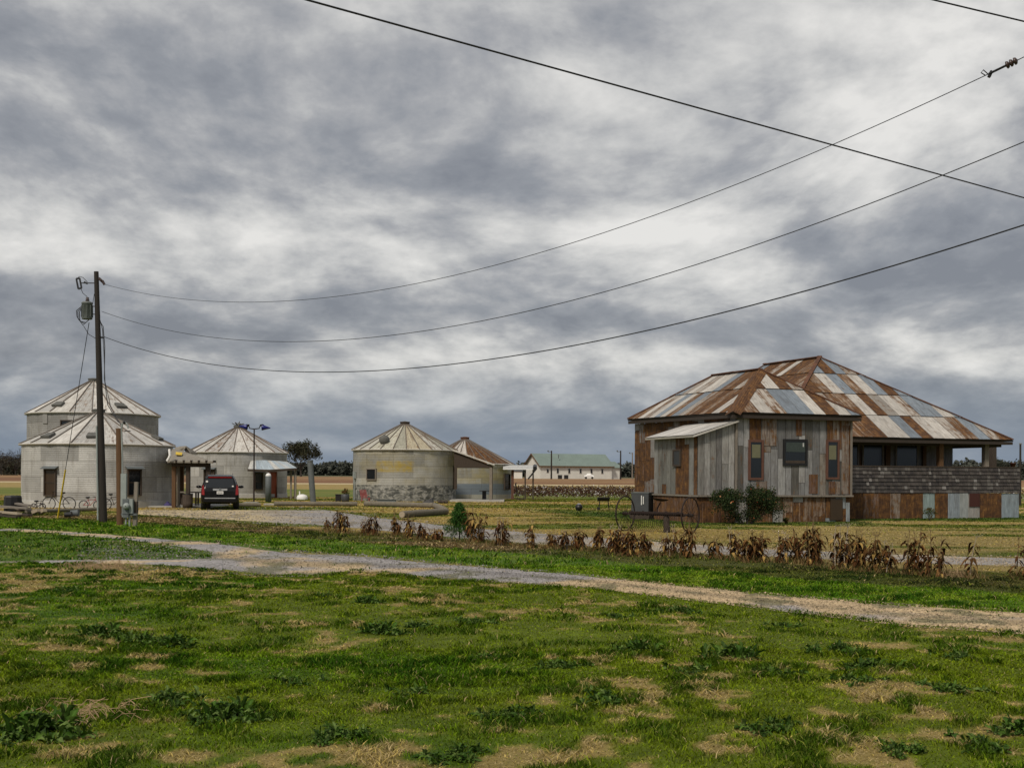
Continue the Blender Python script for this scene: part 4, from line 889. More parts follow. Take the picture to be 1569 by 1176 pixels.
def crate(name, label, cat, px0, px1, pyt, pyb, mat, dp=.6, bev=None):
    a = G((px0+px1)/2, pyb); D = a.y; A_, B_ = W(px0, pyt, D), W(px1, pyb, D); root = T(name, label, cat, (a.x, D, 0)); w_ = B_.x-A_.x; hgt = A_.z
    q = MB(); q.box((a.x, D+dp/2, hgt/2), (w_, dp, hgt)); q.build('body', M[mat], root)
    q = MB(); q.box((a.x, D+dp/2, hgt+.03), (w_+.06, dp+.06, .06)); q.build('lid', M[mat], root); return root
crate('utility_box', 'dark green box on the grass between the leaning pipe and the planter', 'box', 514, 521, 758, 768, 'black')
a = G(529, 768.5); root = T('planter_barrel', 'dark half barrel planter with a dried plant left of the yellow stained bin', 'planter', (a.x, a.y, 0))
q = MB(); q.lathe([(.01, 0), (.24, 0), (.27, .12), (.275, .14), (.3, .4), (.29, .42), (.28, .55), (.25, .55), (.22, .48), (.01, .46)], (a.x, a.y, 0), 16); q.build('barrel', M['acgrey'], root)
def leafcloud(centres, spread, n, size, cols, squash=1.0, aspect=2.2, droop=0.0, seed=0):
    """n small folded leaves scattered round the centres"""
    rg = np.random.default_rng(seed); centres = np.asarray(centres, float); k = rg.integers(0, len(centres), n)
    spread = np.asarray(spread, float); sp_ = spread[k] if spread.ndim else spread
    o = rg.normal(size=(n, 3)); o /= np.linalg.norm(o, axis=1)[:, None]; o *= (rg.random(n)**.45)[:, None]*(sp_[:, None] if spread.ndim else sp_); o[:, 2] *= squash
    P = centres[k]+o; u = rg.normal(size=(n, 3)); u[:, 2] -= droop; u /= np.linalg.norm(u, axis=1)[:, None]
    v = rg.normal(size=(n, 3)); v -= (v*u).sum(1)[:, None]*u; v /= np.linalg.norm(v, axis=1)[:, None]
    s = size*(.6+.8*rg.random(n))[:, None]; wv = v*s/aspect
    V = np.stack([P-u*s*.5, P+wv*.5, P+u*s*.5, P-wv*.5], 1).reshape(-1, 3); q_ = np.arange(n)*4
    Fc = np.stack([q_, q_+1, q_+2, q_+3], 1); cols = np.asarray(cols); cc = cols[rg.integers(0, len(cols), n)]*(.7+.6*rg.random(n))[:, None]
    return V, Fc, np.repeat(cc, 4, 0)
def leaves(name, root, *a, mat='leaf', **k):
    V, Fc, C = leafcloud(*a, **k); 
    if root is not None: V = V-np.array(root.location)
    return npmesh(name, V, Fc, C, M[mat], parent=root)
leaves('dried_plant', root, [(a.x-.05, a.y, .68), (a.x+.1, a.y, .75)], .25, 160, .14, [(.2, .1, .04), (.12, .07, .02), (.08, .09, .03)], seed=4)

# logs and ground clutter
def log(label, pts, r, name='log', mat='log'):
    p = [Vector((q_.x, q_.y, r*.9)) for q_ in (G(*t) for t in pts)]; root = T(name, label, 'log', (p[0].x, p[0].y, 0)); q = MB(); m = []
    for i in range(len(p)-1):
        for k in range(5): m.append(p[i].lerp(p[i+1], k/5))
    m.append(p[-1]); rr = [r*random.uniform(.9, 1.08) for _ in m]; q.tube(m, rr, 10); q.build('bark', M[mat], root)
    q = MB(); dv_ = (m[-1]-m[-2]).normalized(); q.tube([m[-1], m[-1]+dv_*.015], rr[-1]*.86, 10); q.build('cut_end', M['wood_lt'], root)
    return root
log('long log lying behind the black car to its right', ((366, 776), (399, 776)), .13)
log('long log lying on the grass below the leaning pipe', ((420, 775), (547, 775)), .15)
log('long pale log lying in front of the yellow stained bin', ((560, 775), (664, 778)), .17)
log('short log joining the two long ones at the gravel corner', ((664, 777), (682, 786)), .17)
log('thick pale log slanting along the gravel edge behind the corn stalks', ((683, 788), (616, 793)), .17)
log('long low log along the foot of the low silver bin', ((40, 786), (158, 782)), .1)
# plank pile at the far left
a = G(14, 790); root = T('plank_pile', 'pile of grey weathered planks at the far left edge', 'planks', (a.x, a.y, 0))
for k, (x0, y0, x1, y1, z) in enumerate(((-14, 783, 44, 789, .28), (-20, 786, 30, 792, .12), (-10, 788, 46, 792, .07), (10, 780, 47, 788, .38), (-25, 780, 25, 786, .2), (-8, 792, 28, 794, .05))):
    A_, B_ = G(x0, y0), G(x1, y1); q = MB(); q.bar((A_.x, A_.y, z), (B_.x, B_.y, z+.03), .2, .09); q.build('plank', M[('wood_grey', 'wood_lt', 'wood_dark')[k % 3]], root)
a = G(20, 783); root = T('dark_bale', 'large dark tarred block behind the plank pile', 'block', (a.x, a.y, 0))
q = MB(); q.lathe([(.01, 0), (.42, 0), (.44, .3), (.42, .7), (.38, .78), (.01, .8)], (a.x, a.y, 0), 9, False); q.build('block', M['black'], root)
q = MB(); q.prism([(a.x+.3, a.y-.3, 0), (a.x+.85, a.y-.3, 0), (a.x+.3, a.y-.3, .5)], (0, .6, 0)); q.build('tarp', M['wood_dark'], root)
crate('dark_crate', 'small dark crate against the left side of the low silver bin', 'crate', 33, 42, 757, 772, 'black', .5)
for px, py, w_, m_, lb, nm in ((57, 788, .3, 'wood_lt', 'pale broken block right of the plank pile', 'timber_offcut'), (67, 788, .26, 'wood_lt', 'smaller tan block farther right of the plank pile', 'timber_offcut'), (103, 793, .26, 'black', 'black bucket lying left of the tall pole', 'bucket'), (113, 791, .3, 'greysteel', 'grey steel drum end beside the black bucket', 'bucket')):
    a = G(px, py); root = T(nm, lb, 'offcut' if 'off' in nm else 'bucket', (a.x, a.y, 0)); q = MB()
    if nm == 'bucket': q.tube([(a.x-w_*.5, a.y, w_*.5), (a.x+w_*.5, a.y+.1, w_*.5)], [w_*.42, w_*.52], 14); q.tube([(a.x+w_*.5, a.y+.1, w_*.5), (a.x+w_*.55, a.y+.1, w_*.5)], w_*.57, 14)
    else: q.bar((a.x-w_*.6, a.y, .1), (a.x+w_*.5, a.y-.2, .22), .2, .16)
    q.build('body', M[m_], root)
a = G(257, 777); root = T('cloth_bag', 'purple bag slumped on the grass under the white downspout', 'bag', (a.x, a.y, 0))
q = MB(); q.lathe([(.01, 0), (.22, .02), (.24, .12), (.14, .24), (.05, .28)], (a.x, a.y, 0), 10); q.build('sack', M['purple'], root); q = MB(); q.lathe([(.06, .26), (.1, .33), (.03, .34)], (a.x, a.y, 0), 8); q.build('neck', M['purple'], root)
# red chair, trough, black tarp in front of fourth bin
a = G(560, 768); root = T('lawn_chair', 'faded red slatted chair leaning back against the yellow stained bin', 'chair', (a.x, a.y, 0))
def L_(x, y, z): return Vector((a.x+x, a.y+y, z))
q = MB()
for k in range(5): q.bar(L_(-.3+k*.1, -.02, .3), L_(-.42+k*.1, .12, .85), .07, .02)
q.build('backrest', M['red'], root)
q = MB()
for k in range(5): q.bar(L_(-.28+k*.0, -.02-k*.0, .3), L_(.3, -.02, .22), .06, .02) if k == 0 else q.bar(L_(-.25+k*.12, -.3, .29-k*.015), L_(-.25+k*.12, .2, .29-k*.015), .09, .02)
q.build('seat', M['red'], root)
for x, y in ((-.25, -.28), (.28, -.28), (-.25, .2), (.28, .2)): q = MB(); q.bar(L_(x, y, 0), L_(x, y, .28), .045); q.build('leg', M['red'], root)
for y in (-.3, .22): q = MB(); q.bar(L_(-.36, y, .5), L_(.25, y, .45), .08, .02); q.build('armrest', M['red'], root)
a = G(592, 770); root = T('metal_trough', 'low blue grey trough at the foot of the yellow stained bin', 'trough', (a.x, a.y, 0))
q = MB(); A_, B_ = G(577, 770), G(607, 770); w_ = B_.x-A_.x; q.prism([(A_.x+.06, a.y, .02), (B_.x-.06, a.y, .02), (B_.x, a.y, .22), (A_.x, a.y, .22)], (0, .4, 0)); q.build('trough_body', M['greysteel'], root); q = MB(); q.box((a.x, a.y+.2, .23), (w_+.05, .46, .03)); q.build('rim', M['acgrey'], root)
a = G(655, 771); root = T('folded_tarp', 'black pointed tarp heap near the right foot of the yellow stained bin', 'tarp', (a.x, a.y, 0))
q = MB(); q.prism([(a.x-.75, a.y, 0), (a.x+.35, a.y, 0), (a.x+.3, a.y+.1, .4), (a.x+.05, a.y+.1, .26), (a.x-.4, a.y, .07)], (.05, .5, 0)); q.build('tarp', M['black'], root)
a = G(679, 771); root = T('cinder_heap', 'small dark heap of stones between the tarp and the timber post', 'stones', (a.x, a.y, 0))
q = MB()
for k in range(5): q.lathe([(.01, -.08), (.12, -.03), (.13, .05), (.05, .12), (.01, .13)], (a.x-.25+k*.12, a.y+.1*(k % 2), .08), 7, False)
q.build('stones', M['wood_dark'], root); root.children[0]['kind'] = 'stuff'
a = G(742, 768); root = T('porch_stool', 'dark pedestal table under the porch of the yellow stained bin', 'table', (a.x, a.y+1.6, 0))
cx__, cy__ = W(742, 760, a.y+1.6).x, a.y+1.6
q = MB(); q.lathe([(.2, .1), (.16, .14), (.15, .7), (.17, .74)], (cx__, cy__, 0), 12); q.build('pedestal', M['black'], root); q = MB(); q.box((cx__, cy__, .78), (.75, .5, .05)); q.build('table_top', M['wood_dark'], root)
# rocking chair under the awning of the small bin
a = W(797, 766, 93.5); D = 93.5; root = T('rocking_chair', 'dark high backed rocking chair under the white awning', 'chair', (a.x, D, 0))
q = MB()
for k in range(5): q.bar((a.x-.12+k*.02-.18, D-.2+k*.1, .5), (a.x-.12+k*.02-.3, D-.2+k*.1, 1.35), .05, .03)
q.bar((a.x-.38, D-.25, 1.33), (a.x-.3, D+.25, 1.35), .08, .04); q.build('backrest', M['wood_dark'], root)
q = MB(); q.box((a.x+.02, D, .48), (.55, .5, .05)); q.build('seat', M['wood_dark'], root)
for y in (-.23, .23):
    q = MB(); q.tube([(a.x-.5, D+y, .16), (a.x-.2, D+y, .06), (a.x+.1, D+y, .05), (a.x+.45, D+y, .13)], .03, 6); q.build('rocker', M['wood_dark'], root)
    q = MB(); q.bar((a.x-.25, D+y, .7), (a.x+.3, D+y, .7), .06, .03); q.build('armrest', M['wood_dark'], root)
    for x in (-.22, .26): q = MB(); q.bar((a.x+x, D+y, .08), (a.x+x, D+y, .7), .045); q.build('leg', M['wood_dark'], root)
# grills
a = G(887, 783); root = T('kettle_grill', 'small black kettle grill with a shiny lid low on the lawn', 'grill', (a.x, a.y, 0))
q = MB(); q.lathe([(.05, .03), (.15, .07), (.2, .16), (.2, .24)], (a.x, a.y, 0), 18); q.build('bowl', M['black'], root)
q = MB(); q.lathe([(.205, .235), (.18, .33), (.1, .39), (.01, .41)], (a.x, a.y, 0), 18); lid = q.build('lid', M['black'], root); q = MB(); q.lathe([(.1, .395), (.07, .43), (.01, .44)], (a.x, a.y, 0), 10); sub(q, 'handle', M['brass'], root, lid)
for k in range(3): q = MB(); an = k*2.1; q.bar((a.x+.12*math.cos(an), a.y+.12*math.sin(an), .1), (a.x+.19*math.cos(an), a.y+.19*math.sin(an), 0), .025); q.build('leg', M['black'], root)
a = G(925, 781); root = T('barrel_grill', 'black half barrel grill on thin wheeled legs beyond the kettle grill', 'grill', (a.x, a.y, 0)); D = a.y
zt = zat(925, 761.5, D); q = MB(); q.grid([[(a.x+x, D-.25*math.cos(t), zt-.02-.2*math.sin(t)) for t in np.linspace(0, PI, 9)] for x in (-.36, -.34, .3, .32)]); q.box((a.x, D, zt-.02), (.7, .52, .05)); q.build('barrel', M['black'], root)
q = MB(); q.box((a.x, D, zt-.005), (.62, .44, .03)); q.build('grate', M['rustiron'], root)
for x in (-.22, .24):
    for y in (-.18, .18): q = MB(); q.bar((a.x+x, D+y, zt-.2), (a.x+x*1.25, D+y, .03), .028); q.build('leg', M['black'], root)
for y in (-.24, .24): q = MB(); q.tube([(a.x-.28, D+y-.02, .08), (a.x-.28, D+y+.02, .08)], .08, 14); q.build('wheel', M['blackrub'], root)
# air conditioner on a block by the left wall
D = 53.0; A_, B_ = W(966.5, 755, D), W(1002, 786, D); root = T('air_conditioner', 'dark grey air conditioner with pale vertical louvres at the left end of the tin house', 'air conditioner', ((A_.x+B_.x)/2, D, 0))
cx__ = (A_.x+B_.x)/2; w_ = .82; zc_, zb_ = A_.z, B_.z
mm = Matrix.Translation((cx__, D, 0)) @ Matrix.Rotation(R(-28), 4, 'Z')
q = MB(); q.box(None, (w_, .6, zc_-zb_), mat=mm @ Matrix.Translation((0, 0, (zc_+zb_)/2))); q.build('casing', M['acgrey'], root)
q = MB(); q.box(None, (w_+.04, .64, .04), mat=mm @ Matrix.Translation((0, 0, zc_+.02))); q.build('lid', M['greysteel'], root)
for x in (-.02, .07): q = MB(); q.box(None, (.035, .02, .42 if x < 0 else .34), mat=mm @ Matrix.Translation((x+.1, -.31, (zc_+zb_)/2+.14))); q.build('louvre', M['white'], root)
q = MB(); q.box(None, (w_+.1, .7, zb_), mat=mm @ Matrix.Translation((0, 0, zb_/2-.01))); q.build('pad', M['wood_dark'], root)
# antique hay rake
wr = Vector((6.05, 39.8, .61)); wl = Vector((4.0, 41.4, .61)); ax = (wr-wl).normalized(); side = Vector((-ax.y, ax.x, 0)); root = T('hay_rake', 'rusty antique dump rake with two tall spoked wheels in front of the tin house', 'hay rake', ((wr.x+wl.x)/2, (wr.y+wl.y)/2, 0))
for c in (wl, wr):
    q = MB(); ring = [c+(side*math.cos(t)+Vector((0, 0, 1))*math.sin(t))*.61 for t in np.linspace(0, 2*PI, 33)[:-1]]; q.tube(ring, .026, 6, cl=True); wh = q.build('wheel', M['rustiron'], root)
    q = MB()
    for k in range(16): t = 2*PI*k/16; q.tube([c+ax*.03*(1 if k % 2 else -1), c+(side*math.cos(t)+Vector((0, 0, 1))*math.sin(t))*.59], .007, 4)
    sub(q, 'spokes', M['rustiron'], root, wh); q = MB(); q.tube([c-ax*.1, c+ax*.1], .06, 10); sub(q, 'hub', M['rustiron'], root, wh)
q = MB(); q.bar(wl+ax*.1, wr-ax*.1, .07, .07); q.bar(wl+ax*.25+side*-.12+Vector((0, 0, .06)), wr-ax*.25+side*-.12+Vector((0, 0, .06)), .09, .06)
q.bar(wl+ax*.3+side*.14, wr-ax*.3+side*.14+Vector((0, 0, -.03)), .05, .06)
for k in range(14): p = wl.lerp(wr, .1+.06*k); q.bar(p+Vector((0, 0, -.05)), p+Vector((0, 0, .07+.04*(k % 3 == 0))), .07, .05)
q.build('frame', M['rustiron'], root)
q = MB(); md = wl.lerp(wr, .5)
for k in range(24):
    p = wl.lerp(wr, .14+.72*k/23)-side*.1; q.tube([p, p-side*.25+Vector((0, 0, .03)), p-side*.42+Vector((0, 0, -.15)), p-side*.4+Vector((0, 0, -.38)), p-side*.22+Vector((0, 0, -.55))], .008, 4)
q.build('tines', M['rustiron'], root)
q = MB(); sp_ = W(1012, 767, 40.4); q.tube([md, md+Vector((0, 0, .2)), sp_+Vector((0, 0, -.05))], .022, 6); q.build('seat_spring', M['rustiron'], root)
q = MB(); q.grid([[sp_+Vector((r_*math.cos(t)*1.25, r_*math.sin(t), .07*(r_/.22)**2-.06*r_*math.cos(t)*2)) for t in np.linspace(0, 2*PI, 15)[:-1]] for r_ in (.0, .1, .18, .23)], True); q.grid([[sp_+Vector((r_*math.cos(t)*1.25, r_*math.sin(t), -.02+.07*(r_/.22)**2-.06*r_*math.cos(t)*2)) for t in np.linspace(0, 2*PI, 15)[:-1]] for r_ in (.23, .18, .1, .0)], True); q.build('seat', M['rustiron'], root)
q = MB(); p = W(1023, 826, 40.0); q.tube([(p.x, 40.2, 0), (p.x, 40.4, .55)], [.12, .1], 8); q.build('support_stump', M['wood_dark'], root)

# bicycles leaning along the first bin
def bicycle(px, py, label, s=1.0, rz=0.0, fr='rustiron'):
    a = G(px, py); root = T('bicycle', label, 'bicycle', (a.x, a.y, 0), 0, 'old bicycles along the silver bin'); r_ = .33*s; wb = .53*s
    Rm = Matrix.Rotation(rz, 3, 'Z'); P_ = lambda x, z, y=0: Vector((a.x, a.y, 0))+Rm @ Vector((x, y+z*.12, z))
    for x in (-wb, wb):
        q = MB(); q.tube([P_(x+r_*math.cos(t), r_+r_*math.sin(t)) for t in np.linspace(0, 2*PI, 25)[:-1]], .024, 6, cl=True); wh = q.build('wheel', M['blackrub'], root)
        q = MB()
        for k in range(10): t = 2*PI*k/10; q.tube([P_(x, r_), P_(x+r_*.97*math.cos(t), r_+r_*.97*math.sin(t))], .004, 3)
        sub(q, 'spokes', M['black'], root, wh)
    q = MB(); bb = P_(-.05*s, .3*s); st = P_(-.2*s, .72*s); hd = P_(.32*s, .74*s); re, fe = P_(-wb, r_), P_(wb, r_)
    for u, v in ((bb, st), (st, hd), (bb, hd), (bb, re), (st, re), (hd, fe)): q.tube([u, v], .017, 6)
    q.tube([P_(.32*s, .74*s), P_(.29*s, .92*s)], .015, 6); q.tube([st, P_(-.23*s, .84*s)], .014, 6); q.build('frame', M[fr], root)
    q = MB(); q.tube([P_(.2*s, .98*s, -.24), P_(.3*s, .93*s, -.1), P_(.3*s, .93*s, .1), P_(.2*s, .98*s, .24)], .014, 6); q.build('handlebar', M['black'], root)
    q = MB(); q.lathe([(.01, -.04), (.09, -.02), (.12, .02), (.1, .06), (.01, .07)], P_(-.24*s, .87*s), 10); q.build('saddle', M['black'], root)
bicycle(91, 780.5, 'largest old bicycle leaning on the silver bin beside the yellow guy guard', 1.0, PI)
bicycle(139, 780, 'small reddish bicycle just left of the tall pole', .7, .15, 'red')
bicycle(176, 780.5, 'dark bicycle seen between the tall pole and the short brown post', .9, .3)
bicycle(58, 781, 'low rusty tricycle frame left of the largest bicycle', .5, -.2)

# ------------------------------------------------------------------ black car seen from behind
a = G(337, 781); CX, CY = a.x, a.y; root = T('parked_car', 'black sport utility vehicle seen from behind parked on the gravel', 'car', (CX, CY, 0))
# stations along the length: y, z bottom, belt z, roof z, half width low, half width belt, half width roof
ST = [(.0, .48, .98, 1.0, .86, .88, .8), (.03, .40, 1.08, 1.12, .94, .94, .78), (.10, .38, 1.12, 1.30, .97, .96, .74), (.25, .36, 1.14, 1.70, .985, .97, .72), (.42, .35, 1.15, 1.80, .99, .975, .72), (.7, .33, 1.15, 1.85, 1.0, .98, .74),
      (1.8, .32, 1.14, 1.88, 1.0, .98, .76), (2.9, .32, 1.13, 1.86, 1.0, .98, .75), (3.3, .32, 1.13, 1.72, 1.0, .97, .73), (3.8, .33, 1.12, 1.18, .99, .95, .80), (4.7, .36, 1.05, 1.08, .97, .92, .78), (5.1, .45, .85, .9, .88, .85, .7)]
def ring_(s):
    y, zb, zl, zr, wl_, wb_, wr_ = s; m = zb+(zl-zb)*.5
    half = [(0, zb-.02), (wl_*.8, zb-.02), (wl_*.97, zb+.04), (wl_, m), (wb_*1.0, zl-.06), (wb_*.975, zl), (wr_*.55+wb_*.45, zl+(zr-zl)*.45), (wr_, zr-(zr-zl)*.12), (wr_*.9, zr-(zr-zl)*.03), (wr_*.5, zr), (0, zr+.005)]
    return [(CX+x, CY+y, z) for x, z in half]+[(CX-x, CY+y, z) for x, z in half[-2:0:-1]]
q = MB(); rr_ = [ring_(s) for s in ST]; q.grid(rr_, True); q.face(rr_[0]); q.face(list(reversed(rr_[-1]))); q.build('body', M['carpaint'], root)
q = MB()
def rq(pts, n=None): q.prism([(CX+x, CY+y, z) for x, y, z in pts], n or (0, -.012, .005))
rq([(-.76, .075, 1.19), (.76, .075, 1.19), (.66, .225, 1.66), (-.66, .225, 1.66)], (0, -.02, .008)); q.build('rear_window', M['glass'], root)
q = MB(); rq([(-.62, .24, 1.71), (.62, .24, 1.71), (.58, .27, 1.76), (-.58, .27, 1.76)], (0, -.05, .01)); q.build('brake_light', M['tail'], root)
q = MB(); q.prism([(CX-.66, CY+.2, 1.77), (CX+.66, CY+.2, 1.77), (CX+.62, CY+.6, 1.84), (CX-.62, CY+.6, 1.84)], (0, 0, .035)); q.build('spoiler', M['carpaint'], root)
for s in (-1, 1):
    q = MB(); q.prism([(CX+s*.80, CY+.0, .80), (CX+s*.955, CY+.02, .82), (CX+s*.945, CY+.07, 1.22), (CX+s*.86, CY+.10, 1.36), (CX+s*.82, CY+.045, 1.15)][::s], (0, -.035, 0)); q.build('tail_light', M['tail'], root)
    q = MB(); q.lathe([(.01, -.08), (.11, -.06), (.15, 0), (.11, .07), (.01, .09)], (CX+s*1.15, CY+3.3, 1.2), 12); q.bar((CX+s*.93, CY+3.3, 1.16), (CX+s*1.1, CY+3.3, 1.18), .05); mi_ = q.build('side_mirror', M['carpaint'], root)
    q = MB(); q.bar((CX+s*.66, CY+.7, 1.9), (CX+s*.68, CY+2.7, 1.93), .04); q.build('roof_rail', M['black'], root)
    q = MB(); q.prism([(CX+s*.965, CY+.6, 1.2), (CX+s*.955, CY+3.2, 1.18), (CX+s*.78, CY+3.0, 1.72), (CX+s*.76, CY+.8, 1.72)][::s], (s*.012, 0, .01)); q.build('side_window', M['glass'], root)
    for y in (.95, 4.15):
        q = MB(); x = CX+s*.86; rm = Matrix.Rotation(R(90), 3, 'Y'); q.lathe([(.2, -.14), (.35, -.14), (.385, -.09), (.385, .09), (.35, .14), (.2, .14)], (x, CY+y, .385), 24, m=rm); wh = q.build('wheel', M['blackrub'], root)
        q = MB(); q.lathe([(.01, -.1), (.2, -.12), (.24, -.135), (.24, .135), (.2, .12), (.01, .1)], (x, CY+y, .385), 20, m=rm); sub(q, 'rim', M['brass'], root, wh)
q = MB(); q.box((CX, CY-.025, 1.09), (.74, .03, .1)); q.build('chrome_bar', M['aluminium'], root)
q = MB(); q.prism([(CX-.06, CY-.045, 1.14), (CX-.055, CY-.045, 1.07), (CX, CY-.045, 1.03), (CX+.055, CY-.045, 1.07), (CX+.06, CY-.045, 1.14), (CX, CY-.045, 1.17)], (0, -.012, 0)); em = q.build('emblem', M['brass'], root)
q = MB()
for k, x in enumerate((-.04, -.013, .013, .04)): q.box((CX+x, CY-.061, 1.10), (.02, .006, .05))
sub(q, 'crest', M['greysteel'], root, em)
q = MB(); q.box((CX, CY-.02, .93), (.34, .02, .155)); pl = q.build('licence_plate', M['white'], root)
q = MB()
for k in range(6): q.box((CX-.115+k*.046, CY-.033, .925), (.026, .004, .07))
sub(q, 'plate_characters', M['greysteel'], root, pl)
q = MB(); q.box((CX, CY-.05, .6), (1.66, .06, .3)); q.build('bumper', M['carpaint'], root)
q = MB(); q.box((CX, CY-.09, .635), (1.58, .03, .045)); q.build('chrome_strip', M['aluminium'], root)
q = MB(); q.box((CX-.68, CY+.075, 1.52), (.11, .012, .1)); q.build('sticker', M['white'], root)
q = MB(); q.box((CX+.66, CY+.02, 1.27), (.09, .012, .07)); q.build('sticker', M['white'], root)
q = MB(); q.tube([(CX+.55, CY+.02, .33), (CX+.55, CY+.3, .33)], .035, 10); q.build('tailpipe', M['aluminium'], root)
root.rotation_euler.z = R(14)

# ------------------------------------------------------------------ distant green roofed house and its yard
D = 285; fz = 1.3; th = R(23); p0 = W(828, 732, D); p0.z = fz; root = T('green_roofed_house', 'long white house with a green metal roof standing across the brown field', 'house', p0, th)
Lh, Wh, eh, rh = 19.5, 9.0, 3.35, 6.1
q = MB(); q.prism([(0, 0, 0), (Lh, 0, 0), (Lh, Wh, 0), (0, Wh, 0)], (0, 0, eh)); q.prism([(0, 0, eh), (0, Wh, eh), (0, Wh/2, rh-.15)], (Lh, 0, 0)); q.build('wall', M['whitewash'], root, False)
q = MB(); o_ = .5; sl_ = (rh-eh)/(Wh/2)
q.prism([(-o_, -o_, eh-sl_*o_), (Lh+o_, -o_, eh-sl_*o_), (Lh+o_, Wh/2, rh), (-o_, Wh/2, rh)], (0, 0, .12)); q.prism([(-o_, Wh/2, rh), (Lh+o_, Wh/2, rh), (Lh+o_, Wh+o_, eh-sl_*o_), (-o_, Wh+o_, eh-sl_*o_)], (0, 0, .12)); q.build('roof', M['steelroof'], root, False)
q = MB(); q.bar((-o_-.03, -o_, eh-sl_*o_), (-o_-.03, Wh/2, rh), .1, .25); q.bar((-o_-.03, Wh/2, rh), (-o_-.03, Wh+o_, eh-sl_*o_), .1, .25); q.box((Lh/2, -o_, eh-sl_*o_-.02), (Lh+1, .1, .22)); q.build('fascia', M['wood_brown'], root, False)
q = MB(); q.prism([(Lh, 1, 0), (Lh+3.2, 1, 0), (Lh+3.2, 7, 0), (Lh, 7, 0)], (0, 0, 2.8)); q.build('annex_wall', M['whitewash'], root, False)
q = MB(); q.prism([(Lh, .6, 2.75), (Lh+3.6, .6, 2.75), (Lh+3.0, 4, 4.3), (Lh, 4, 4.3)], (0, 0, .1)); q.prism([(Lh, 4, 4.3), (Lh+3.0, 4, 4.3), (Lh+3.6, 7.4, 2.75), (Lh, 7.4, 2.75)], (0, 0, .1)); q.build('annex_roof', M['steelroof'], root, False)
for x in (1.9, 4.6, 7.7, 10.8, 13.8, 16.8):
    q = MB(); hh_ = 1.2 if x != 1.9 else .9; q.box((x, -.04, 1.95), (.62, .1, hh_)); w_o = q.build('window', M['dirty_white'], root, False)
    q = MB(); q.box((x, -.1, 1.95), (.46, .04, hh_-.16)); o = q.build('pane', M['glass'], None, False); o.parent = w_o
q = MB(); q.tube([(5.6, 1.6, 5.0), (5.6, 1.6, 5.9)], .12, 8); q.build('roof_pipe', M['greysteel'], root, False)
a = W(793, 732, 290); root = T('white_shed', 'small white shed left of the green roofed house', 'shed', (a.x, 290, 1.3))
q = MB(); q.box((0, 0, .9), (2.3, 2.2, 1.8)); q.build('wall', M['whitewash'], root, False); q = MB(); q.prism([(-1.3, -1.3, 1.75), (1.3, -1.3, 1.75), (1.3, 0, 2.2), (-1.3, 0, 2.2)], (0, 0, .08)); q.prism([(-1.3, 0, 2.2), (1.3, 0, 2.2), (1.3, 1.3, 1.75), (-1.3, 1.3, 1.75)], (0, 0, .08)); q.build('roof', M['acgrey'], root, False)
for px, lb in ((858, 'left one of two dark bins in front of the green roofed house'), (867.5, 'right one of two dark bins in front of the green roofed house')):
    a = W(px, 732, 281); root = T('waste_bin', lb, 'waste bin', (a.x, 281, 1.3)); q = MB(); q.prism([(-.5, -.4, 0), (.5, -.4, 0), (.5, .4, 0), (-.5, .4, 0)], (0, 0, .85)); q.build('container', M['black'], root, False); q = MB(); q.box((0, 0, .9), (1.1, .9, .08)); q.build('lid', M['black'], root, False)
a = W(902, 732, 280); root = T('parked_car', 'white car parked beside the green roofed house', 'car', (a.x, 280, 1.3))
q = MB(); S_ = [(-1.1, .5, .75), (-1.05, .4, .85), (-.6, .35, .95), (-.35, .35, 1.35), (.4, .35, 1.4), (.75, .35, .95), (1.1, .35, .88), (1.25, .45, .7)]
q.grid([[(x*1.0, -.8, zb), (x, -.85, (zb+zt)/2), (x, -.6, zt), (x, .6, zt), (x, .85, (zb+zt)/2), (x, .8, zb)] for x, zb, zt in S_], True, smooth=False); q.build('body', M['white'], root, False)
for x in (-.7, .8): q = MB(); q.tube([(x, -.85, .3), (x, -.7, .3)], .28, 12); q.build('wheel', M['blackrub'], root, False)
for px, pt_, D, lb in ((845, 690, 262, 'thin utility pole in front of the left part of the green roofed house'), (951, 690, 262, 'thin utility pole at the right end of the green roofed house'), (969, 693, 320, 'thin pale utility pole between the green roofed house and the tin house'), (1563.5, 680, 85, 'slender pole behind the right end of the porch')):
    a = W(px, pt_, D); gzz = float(gz(a.x, D)); root = T('distant_pole', lb, 'utility pole', (a.x, D, gzz)); q = MB(); q.tube([(a.x, D, gzz-.1), (a.x, D, a.z)], [.2, .14] if D > 100 else [.09, .07], 8); q.build('pole_shaft', M['pole_wood'] if px != 969 else M['wood_grey'], root)
    if D > 100: q = MB(); q.box((a.x-.35, D, a.z-.25), (.9, .1, .12)); q.box((a.x-.75, D, a.z-.1), (.3, .2, .3)); q.build('lamp_arm', M['greysteel'], root)
    else: q = MB(); q.tube([(a.x, D, a.z-.01), (a.x, D, a.z+.06)], .1, 8); q.build('cap', M['wood_grey'], root)

